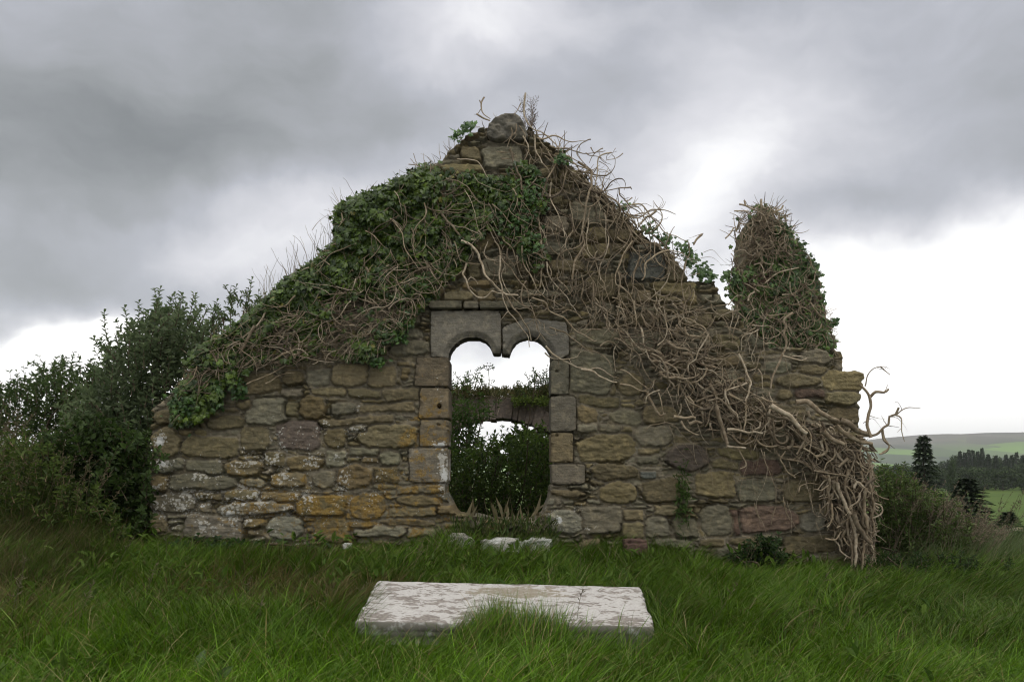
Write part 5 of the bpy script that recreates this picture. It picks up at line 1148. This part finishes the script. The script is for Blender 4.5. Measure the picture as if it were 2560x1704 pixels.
# ------------------------------------------------------------------ grass
rng = np.random.default_rng(77)
SL = [(-.98, 5.93), (1.05, 5.95), (1.07, 6.95), (-1.12, 6.95)]
def blades(n, area, hrange, wr, rng, colf, lean=(.5, .9), wind=(.18, -.15), dens=None, seg=4, zoff=0., tuft=.0):
    """area (x0,x1,y0,y1) in metres; one curved ribbon per blade"""
    x0, x1, y0, y1 = area; x = rng.uniform(x0, x1, n); y = rng.uniform(y0, y1, n)
    k = (np.abs(x) < y * .62 + 1.6)
    if dens is not None: k &= rng.random(n) < dens(x, y)
    k &= ~inpoly(x, y, SL); x, y = x[k], y[k]; n = len(x)
    z = zg(x, y) + zoff - .02
    cl = fbm(x * 1.7, y * 1.7, 201, 3); a0 = (fbm(x * 1.3, y * 1.3, 203, 3) - .5) * 12 + rng.normal(0, .8, n)
    if tuft > 0:      # gather into tussocks whose blades splay outwards
        cell_ = .22; kx, ky = np.floor(x / cell_), np.floor(y / cell_)
        cx_ = (kx + .2 + .6 * _hash(kx, ky, 5)) * cell_; cy_ = (ky + .2 + .6 * _hash(kx, ky, 6)) * cell_
        a1 = np.arctan2(y - cy_, x - cx_) + rng.normal(0, .35, n); pick = rng.random(n) < tuft; x = np.where(pick, cx_ + (x - cx_) * .5, x); y = np.where(pick, cy_ + (y - cy_) * .5, y); a0 = np.where(pick, a1, a0); z = zg(x, y) + zoff - .02
    h = rng.uniform(hrange[0], hrange[1], n) * (.55 + .9 * cl) * (1 - .5 * sst(7.9, 8.5, y) * sst(-.7, -1.1, x) * (x > -3.9)) * (1 - .38 * sst(7.7, 8.5, y) * sst(1.5, 2.4, x) * (x < 4.1)) * (1 - .12 * sst(5.3, 5.6, y) * (y < 5.95) * (np.abs(x) < 1.2) * (tuft > 0))
    dx = np.cos(a0) * .55 + wind[0] * 1.6; dy = np.sin(a0) * .55 + wind[1]; nn_ = np.hypot(dx, dy) + 1e-6; dx /= nn_; dy /= nn_
    ln = rng.uniform(lean[0], lean[1], n)
    V = np.empty((n, seg * 2 + 1, 3)); w = rng.uniform(wr[0], wr[1], n) * np.where(rng.random(n) < .12, 1.5, 1.); fa = rng.uniform(0, math.pi, n); wx_ = np.cos(fa); wy_ = np.sin(fa)
    th0 = rng.uniform(.05, .4, n); px_ = x.copy(); py_ = y.copy(); pz = z.copy()
    for s in range(seg + 1):
        t = s / seg; ww = w * (1 - t) ** .7 * .5
        if s < seg: V[:, 2 * s] = np.stack((px_ - wx_ * ww, py_ - wy_ * ww, pz), 1); V[:, 2 * s + 1] = np.stack((px_ + wx_ * ww, py_ + wy_ * ww, pz), 1)
        else: V[:, 2 * s] = np.stack((px_, py_, pz), 1)
        ang = th0 + ln * (t + .5 / seg) ** 1.3 * 1.9; st = h / seg
        px_ = px_ + dx * np.sin(ang) * st; py_ = py_ + dy * np.sin(ang) * st; pz = pz + np.cos(ang) * st
    b = np.arange(n) * (seg * 2 + 1); q = np.concatenate([np.stack((b + 2 * s, b + 2 * s + 1, b + 2 * s + 3, b + 2 * s + 2), 1) for s in range(seg - 1)])
    tr = np.stack((b + 2 * seg - 2, b + 2 * seg - 1, b + 2 * seg), 1)
    c = colf(x, y, n); C = np.repeat(c, seg * 2 + 1, axis=0)
    return V.reshape(-1, 3), [q, tr], C
def gcol(x, y, n):
    a = pal(rng, n, (.030, .074, .004), (.105, .185, .010), .38); a = np.where((rng.random(n) < .10)[:, None], pal(rng, n, (.12, .18, .04), (.17, .23, .06), .2), a); a = np.where((rng.random(n) < .045)[:, None], pal(rng, n, (.20, .17, .08), (.28, .23, .12), .2), a)
    dk = fbm(x * 1.1, y * 1.1, 301)[:, None]; a = a * (.6 + .8 * dk)
    br = sst(.50, .66, fbm(x * .9 + 3, y * 1.3, 305)) * sst(.8, -1.2, x) * sst(5.2, 6.2, y); br = np.clip(br + .9 * np.exp(-((x + 2.2) / .7) ** 2 - ((y - 7.2) / .4) ** 2), 0, 1)
    k = (rng.random(n) < .05 + .55 * br)[:, None]; a = np.where(k, pal(rng, n, (.10, .085, .03), (.20, .15, .06), .3), a)
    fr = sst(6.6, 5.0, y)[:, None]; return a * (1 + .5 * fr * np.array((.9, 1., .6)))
gb = Bag()
gb.add(blades(150000, (-7.2, 7.2, 4.2, 9.3), (.20, .44), (.004, .0095), rng, gcol, tuft=.6))
gb.add(blades(20000, (-5.5, 5.5, 4.1, 6.2), (.26, .52), (.004, .010), rng, gcol, lean=(.4, 1.1), tuft=.5))
# lush band along the right half and a tuft over the slab
gb.add(blades(20000, (1.0, 7.2, 6.2, 9.2), (.34, .55), (.004, .008), rng, gcol, lean=(.6, 1.0)))
gb.add(blades(2000, (-.46, .34, 5.66, 5.92), (.34, .50), (.004, .007), rng, gcol, lean=(.35, .85), wind=(.15, .5)))
gb.add(blades(1000, (.9, 1.12, 5.7, 6.8), (.2, .35), (.004, .007), rng, gcol, lean=(.35, .85), wind=(-.2, .1)))
gb.add(blades(900, (-1.4, -1.0, 5.8, 6.8), (.2, .38), (.004, .007), rng, gcol, lean=(.35, .85), wind=(.4, .1)))
gb.add(blades(2600, (-.7, .5, 8.6, 9.3), (.18, .42), (.004, .008), rng, gcol, lean=(.2, .8), zoff=.04))
n_ = 7000; x_ = rng.uniform(-5, 5, n_); y_ = rng.uniform(4.6, 8.9, n_); k_ = (fbm(x_ * 1.6, y_ * 1.6, 333) > .52) & ~inpoly(x_, y_, [(-1.35, 5.5), (1.35, 5.5), (1.35, 7.1), (-1.35, 7.1)]); x_, y_ = x_[k_], y_[k_]; m_ = len(x_)
gb.add(scatter(T_oval(.34), np.stack((x_, y_, zg(x_, y_) + rng.uniform(.04, .2, m_)), 1), np.stack((rng.normal(0, .6, m_), rng.normal(-.2, .6, m_), np.abs(rng.normal(.6, .4, m_))), 1), np.stack((rng.normal(0, .3, m_), rng.normal(-.5, .3, m_), rng.normal(.9, .2, m_)), 1), rng.uniform(.05, .13, m_), pal(rng, m_, (.05, .10, .012), (.12, .18, .03), .25)))
link('grass', gb.mesh('grass'), MG, None, kind='stuff')
# ungrazed bank at the left: long dry grass, and grass in the window sill
def dcol(x, y, n):
    k = (rng.random(n) < .16 + .3 * sst(.4, .6, fbm(x * 1.5, y * 1.5, 311)))[:, None]; return np.where(k, pal(rng, n, (.10, .085, .035), (.20, .165, .08), .3), pal(rng, n, (.040, .075, .010), (.11, .15, .03), .35))
db = Bag()
db.add(blades(24000, (-8.5, -3.85, 7.9, 11.5), (.24, .5), (.005, .011), rng, dcol, lean=(.2, .8)))
db.add(blades(9000, (-6., -3.6, 6.8, 8.4), (.25, .48), (.006, .012), rng, dcol, lean=(.3, .9)))
db.add(blades(9000, (3.6, 8.5, 8.9, 12.), (.38, .68), (.004, .008), rng, lambda x, y, n: pal(rng, n, (.06, .10, .025), (.15, .18, .07), .3), lean=(.3, .8)))
n_ = 900; a = np.stack((rng.uniform(1140, 1380, n_), rng.uniform(1296, 1330, n_)), 1)
def sill(n, pxr, pyr, Y, h, rng, cf):
    tm = T_simple(.10) if n > 100 else T_simple(.025)
    a = np.stack((rng.uniform(*pxr, n), rng.uniform(*pyr, n)), 1); pos = Wa(a, rng.uniform(Y - .2, Y + .2, n)); return scatter(tm, pos, np.stack((rng.normal(.1, .45, n), rng.normal(-.1, .4, n), np.abs(rng.normal(1, .3, n))), 1), rng.normal(0, 1, (n, 3)), rng.uniform(h[0], h[1], n), cf)
db.add(sill(900, (1130, 1390), (1306, 1352), 8.95, (.04, .13), rng, pal(rng, 900, (.035, .075, .015), (.12, .13, .04), .35)))
db.add(sill(60, (1150, 1370), (1296, 1335), 9.1, (.12, .32), rng, pal(rng, 60, (.14, .12, .06), (.22, .18, .10), .2)))
link('dry_grass', db.mesh('dry_grass'), MG, None, kind='stuff')
# seed heads: tan plumes over the right bank, left bank, sparse in the meadow
pl = Tubes()
def plume(x, y, h, rng, c=(.20, .145, .10), heavy=1.):
    z = float(zg(x, y)); th = rng.uniform(-.2, .5); n = 8; p = [np.array((x, y, z))]
    for k in range(n): th += rng.uniform(-.02, .09); p.append(p[-1] + h / n * np.array((math.sin(th), rng.normal(0, .08), math.cos(th))))
    p = np.array(p); pl.add(p, np.linspace(.0022, .0014, len(p)), np.array(c) * .9, 3)
    for k in range(int(16 * heavy)):
        t = rng.uniform(.72, 1.); q = np.array([np.interp(t * n, np.arange(n + 1), p[:, a]) for a in range(3)]); d = rng.normal(0, 1, 3) * np.array((1, 1, .4)) + np.array((.2, 0, .9)); d *= rng.uniform(.02, .05) * (1.25 - t) / .4 / np.linalg.norm(d)
        pl.add(np.array([q, q + d * .6, q + d]), (.0012, .004, .001), np.array(c) * rng.uniform(.7, 1.25), 3)
for (px_, py_, Y) in [(rng.uniform(2190, 2470), 0, rng.uniform(9.3, 11)) for _ in range(300)]:
    t = (px_ - 2190) / 280; topy = 1195 + 120 * t + rng.normal(0, 22); X_ = (px_ - CX) / F * Y; zt = EYE + (CY - topy) / F * Y; plume(X_, Y, max(.35, zt - float(zg(X_, Y))), rng, (.25, .20, .135))
for _ in range(120): plume(rng.uniform(-5.6, -4.0), rng.uniform(8.1, 9.6), rng.uniform(.6, .95), rng, (.20, .16, .09), .8)
for _ in range(36): plume(rng.uniform(-4.5, 4.5), rng.uniform(5.6, 8.6), rng.uniform(.38, .55), rng, (.17, .15, .08), .6)
for _ in range(40): plume(rng.uniform(4.4, 6.2), rng.uniform(9.4, 10.8), rng.uniform(.7, 1.0), rng, (.17, .15, .09), .9)
link('seed_heads', pl.mesh('seed_heads'), MG, None, kind='stuff')
# dock leaves in the foreground
def dock(label, base, tip, w, col_, bend=.15):
    n, k = 14, 7; b, t = np.array(base), np.array(tip); L_ = np.linalg.norm(t - b); d = (t - b) / L_; s = np.cross(d, (0, -1., .3)); s /= np.linalg.norm(s); nr = np.cross(s, d)
    U = np.linspace(0, 1, n); Vv = np.linspace(-1, 1, k); pts = []
    for u in U:
        ww = w * (math.sin(math.pi * min(1, u * .92 + .08)) ** .7) * (.9 + .12 * math.sin(u * 38)); c_ = b + d * L_ * u + nr * bend * L_ * math.sin(u * math.pi)
        for v in Vv: pts.append(c_ + s * v * ww * .5 + nr * (.16 * ww * abs(v) + .03 * w * math.sin(u * 30 + v * 3)))
    q = [(i * k + j, i * k + j + 1, (i + 1) * k + j + 1, (i + 1) * k + j) for i in range(n - 1) for j in range(k - 1)]
    cc = np.tile(np.array(col_), (len(pts), 1)); cc[np.tile(np.abs(Vv) < .1, n)] *= 1.9
    link('dock_leaf', mesh_np('dock_leaf', np.array(pts), [np.array(q)], cc), MF, None, label=label, category='leaf', group='dock leaves in the foreground grass')
dock('broad upright dock leaf, the larger of two in the foreground grass', W(495, 1690, 4.9), W(512, 1622, 4.95), .065, (.085, .13, .045))
dock('broad dock leaf leaning right, the lower of two in the foreground grass', W(545, 1702, 4.75), W(585, 1662, 4.7), .06, (.085, .13, .045))

# ------------------------------------------------------------------ distance
rng = np.random.default_rng(91)
def hillz(x, y):
    px = CX + x / 2500. * F; top = np.interp(px, [-3000, 600, 1500, 2000, 2205, 2250, 2300, 2345, 2440, 2500, 2540, 2600, 3600, 6000], [1150, 1140, 1130, 1112, 1101, 1093, 1086, 1088, 1083, 1083, 1081, 1084, 1095, 1130])
    H = (CY - top) / F * 2500.; s = sst(1100, 2500, y) * (1 - .3 * sst(2600, 4200, y)); return EYE - 4 + (H + 4) * s ** 1.15 + (fbm(x / 300, y / 300, 401) - .5) * 14 * s * (1 - sst(2000, 2450, y) * .85)
xs = np.linspace(-3600, 5200, 260); ys = np.linspace(1050, 4200, 110); gx, gy = np.meshgrid(xs, ys); gv = np.stack((gx, gy, hillz(gx, gy)), -1).reshape(-1, 3)
nx = len(xs); i = (np.arange(len(ys) - 1)[:, None] * nx + np.arange(nx - 1)[None]).ravel()
m = M('moor_hill'); P = m.coord(); sx = m.n('ShaderNodeSeparateXYZ'); m.l(P, sx.inputs[0])
v = m.n('ShaderNodeTexVoronoi'); v.inputs['Scale'].default_value = 1.; m.l(m.mapping(P, (.0105, .0048, .0), (0, 0, .3)), v.inputs['Vector'])
fld = m.mix(m.ramp(v.outputs['Color'], .3, .7), (.045, .060, .040), (.13, .22, .055))
msk = m.math('MULTIPLY', m.ramp(sx.outputs[1], 2250, 1850), m.ramp(m.noise(.0022, P, 3), .30, .44))
moor = m.mix(m.ramp(m.noise(.006, P, 6), .35, .65), (.085, .082, .075), (.125, .115, .10))
m.bsdf(m.mix(msk, moor, fld), .95)
link('hill', mesh_np('hill', gv, [np.stack((i, i + 1, i + nx + 1, i + nx), 1)]), m.m, kind='structure')
# broadleaf and conifer prototypes, then linked copies
def crown_mesh(seed, kind):
    r = np.random.default_rng(seed); bag = Bag()
    if kind == 'conifer':
        n = 3000; u = r.random(n) ** .9; wh_ = np.floor(u * 17); a = np.floor(r.random(n) * 9) / 9 * 6.283 + wh_ * 1.3 + r.normal(0, .13, n); bl = .65 + .6 * _hash(wh_.astype(int), np.floor(a * 1.43).astype(int), seed); q_ = r.random(n); rad = (1 - u) ** .85 * .25 * bl * q_; u = (wh_ + .5) / 17 - q_ * .02 + r.normal(0, .008, n); z = np.clip(u, 0, 1)
        p = np.stack((rad * np.cos(a), rad * np.sin(a), .08 + .92 * z), 1); d = np.stack((np.cos(a), np.sin(a), r.normal(-.15, .3, n)), 1); bag.add(scatter(T_simple(.35), p, d, np.stack((r.normal(0, .3, n), r.normal(0, .3, n), np.ones(n)), 1), r.uniform(.03, .075, n), pal(r, n, (.030, .046, .026), (.065, .085, .045), .3)))
    else:
        for _ in range(16):
            c = np.array((r.normal(0, .23), r.normal(0, .2), r.uniform(.12, .85))); rr = r.uniform(.12, .24); n = 170; d = r.normal(0, 1, (n, 3)); d /= np.linalg.norm(d, axis=1, keepdims=True); p = c + d * rr * r.uniform(.6, 1.05, (n, 1))
            bag.add(scatter(T_simple(.8), p, r.normal(0, 1, (n, 3)), d + np.array((0, 0, .3)), r.uniform(.04, .09, n), pal(r, n, (.025, .042, .016), (.055, .08, .026), .3) * r.uniform(.8, 1.2)))
    return bag.mesh('crown')
def trunk_mesh(h):
    t = Tubes(); t.add(np.array([(0, 0, -.05), (.01, 0, h * .5), (0, .01, h)]), (.022, .016, .006), (.09, .07, .055), 6); return t.mesh('trunk')
CM = {'broad': [crown_mesh(s, 'broad') for s in (1, 2, 3)], 'conifer': [crown_mesh(s, 'conifer') for s in (4, 5)]}; TM = {'broad': trunk_mesh(.5), 'conifer': trunk_mesh(.9)}
def tree(kind, px, toppy, Y, width, label, cat, group=None, base=None, name=None):
    X_ = (px - CX) / F * Y; zb = float(zg(X_, Y)) if base is None else base; zt = EYE + (CY - toppy) / F * Y; h = max(.5, zt - zb)
    o = thing(name or ('conifer_tree' if kind == 'conifer' else 'broadleaf_tree'), label, cat, (X_, Y, zb), group); o.rotation_euler = (0, 0, rng.uniform(0, 6)); s = width / F * Y / (.5 if kind == 'conifer' else .85)
    o.scale = (s, s, h); bpy.context.view_layer.update()
    me = CM[kind][rng.integers(len(CM[kind]))]
    for nm, mm, mt in (('crown', me, MFAR), ('trunk', TM[kind], MB)):
        c = bpy.data.objects.new(nm, mm); col.objects.link(c); c.parent = o
        if not mm.materials: mm.materials.append(mt)
    return o
g_ = 'front row of the far treeline'
far = 'dark broadleaf tree in the front row of the far treeline, bordering the green field'
for k in range(50):
    px_ = 2150 + k * 12.6 + rng.normal(0, 4); Y = rng.uniform(235, 330); tree('broad', px_, 1190 - 18 * min(1, k / 34) + rng.normal(0, 9) - (Y - 235) * .10, Y, rng.uniform(38, 62), far, 'tree', g_)
for k in range(20):
    px_ = 2150 + k * 21 + rng.normal(0, 5); Y = rng.uniform(380, 430); tree('broad', px_, 1152 + rng.normal(0, 3) + (8 if px_ < 2350 else -8), Y, rng.uniform(30, 50), 'hazy broadleaf tree in the back row of the far treeline, under the hill', 'tree', 'back row of the far treeline')
tree('broad', 2378, 1146, 210, 26, 'round dark tree standing alone above the far treeline', 'tree')
cg = 'dark conifer in the far row of spires above the treeline'
for px_, py_ in ((2400, 1126), (2412, 1130), (2422, 1124), (2432, 1124), (2444, 1126), (2455, 1118), (2470, 1133), (2490, 1138), (2515, 1136), (2529, 1136), (2541, 1129), (2556, 1138)):
    tree('conifer', px_, py_ + rng.normal(0, 1), 330 + rng.uniform(-15, 15), 34, cg, 'tree', 'far conifer spires')
tree('conifer', 2309, 1088, 55, 125, 'ragged conifer rising above the hill right of the wall corner', 'tree')
tree('conifer', 2418, 1195, 24, 190, 'dark young conifer beside the green field', 'tree')
tree('conifer', 2520, 1278, 17, 120, 'low spruce sapling at the right edge before the green field', 'tree')

# ------------------------------------------------------------------ air
import bmesh
bm = bmesh.new(); x0, x1, y0, y1, z0, z1 = -3800, 5400, -60, 7300, -60, 320
vs_ = [bm.verts.new(p) for p in ((x0, y0, z0), (x1, y0, z0), (x1, y1, z0), (x0, y1, z0), (x0, y0, z1), (x1, y0, z1), (x1, y1, z1), (x0, y1, z1))]
for f in ((3, 2, 1, 0), (4, 5, 6, 7), (0, 1, 5, 4), (1, 2, 6, 5), (2, 3, 7, 6), (3, 0, 4, 7)): bm.faces.new([vs_[k] for k in f])
me = bpy.data.meshes.new('haze'); bm.to_mesh(me)
hm = bpy.data.materials.new('thin_haze'); hm.use_nodes = True; t = hm.node_tree; t.nodes.clear()
pv = t.nodes.new('ShaderNodeVolumePrincipled'); pv.inputs['Color'].default_value = (.86, .88, .92, 1); pv.inputs['Density'].default_value = .00013
ho = t.nodes.new('ShaderNodeOutputMaterial'); t.links.new(pv.outputs[0], ho.inputs['Volume'])
link('haze', me, hm, None, kind='stuff')
sc.cycles.volume_bounces = 1
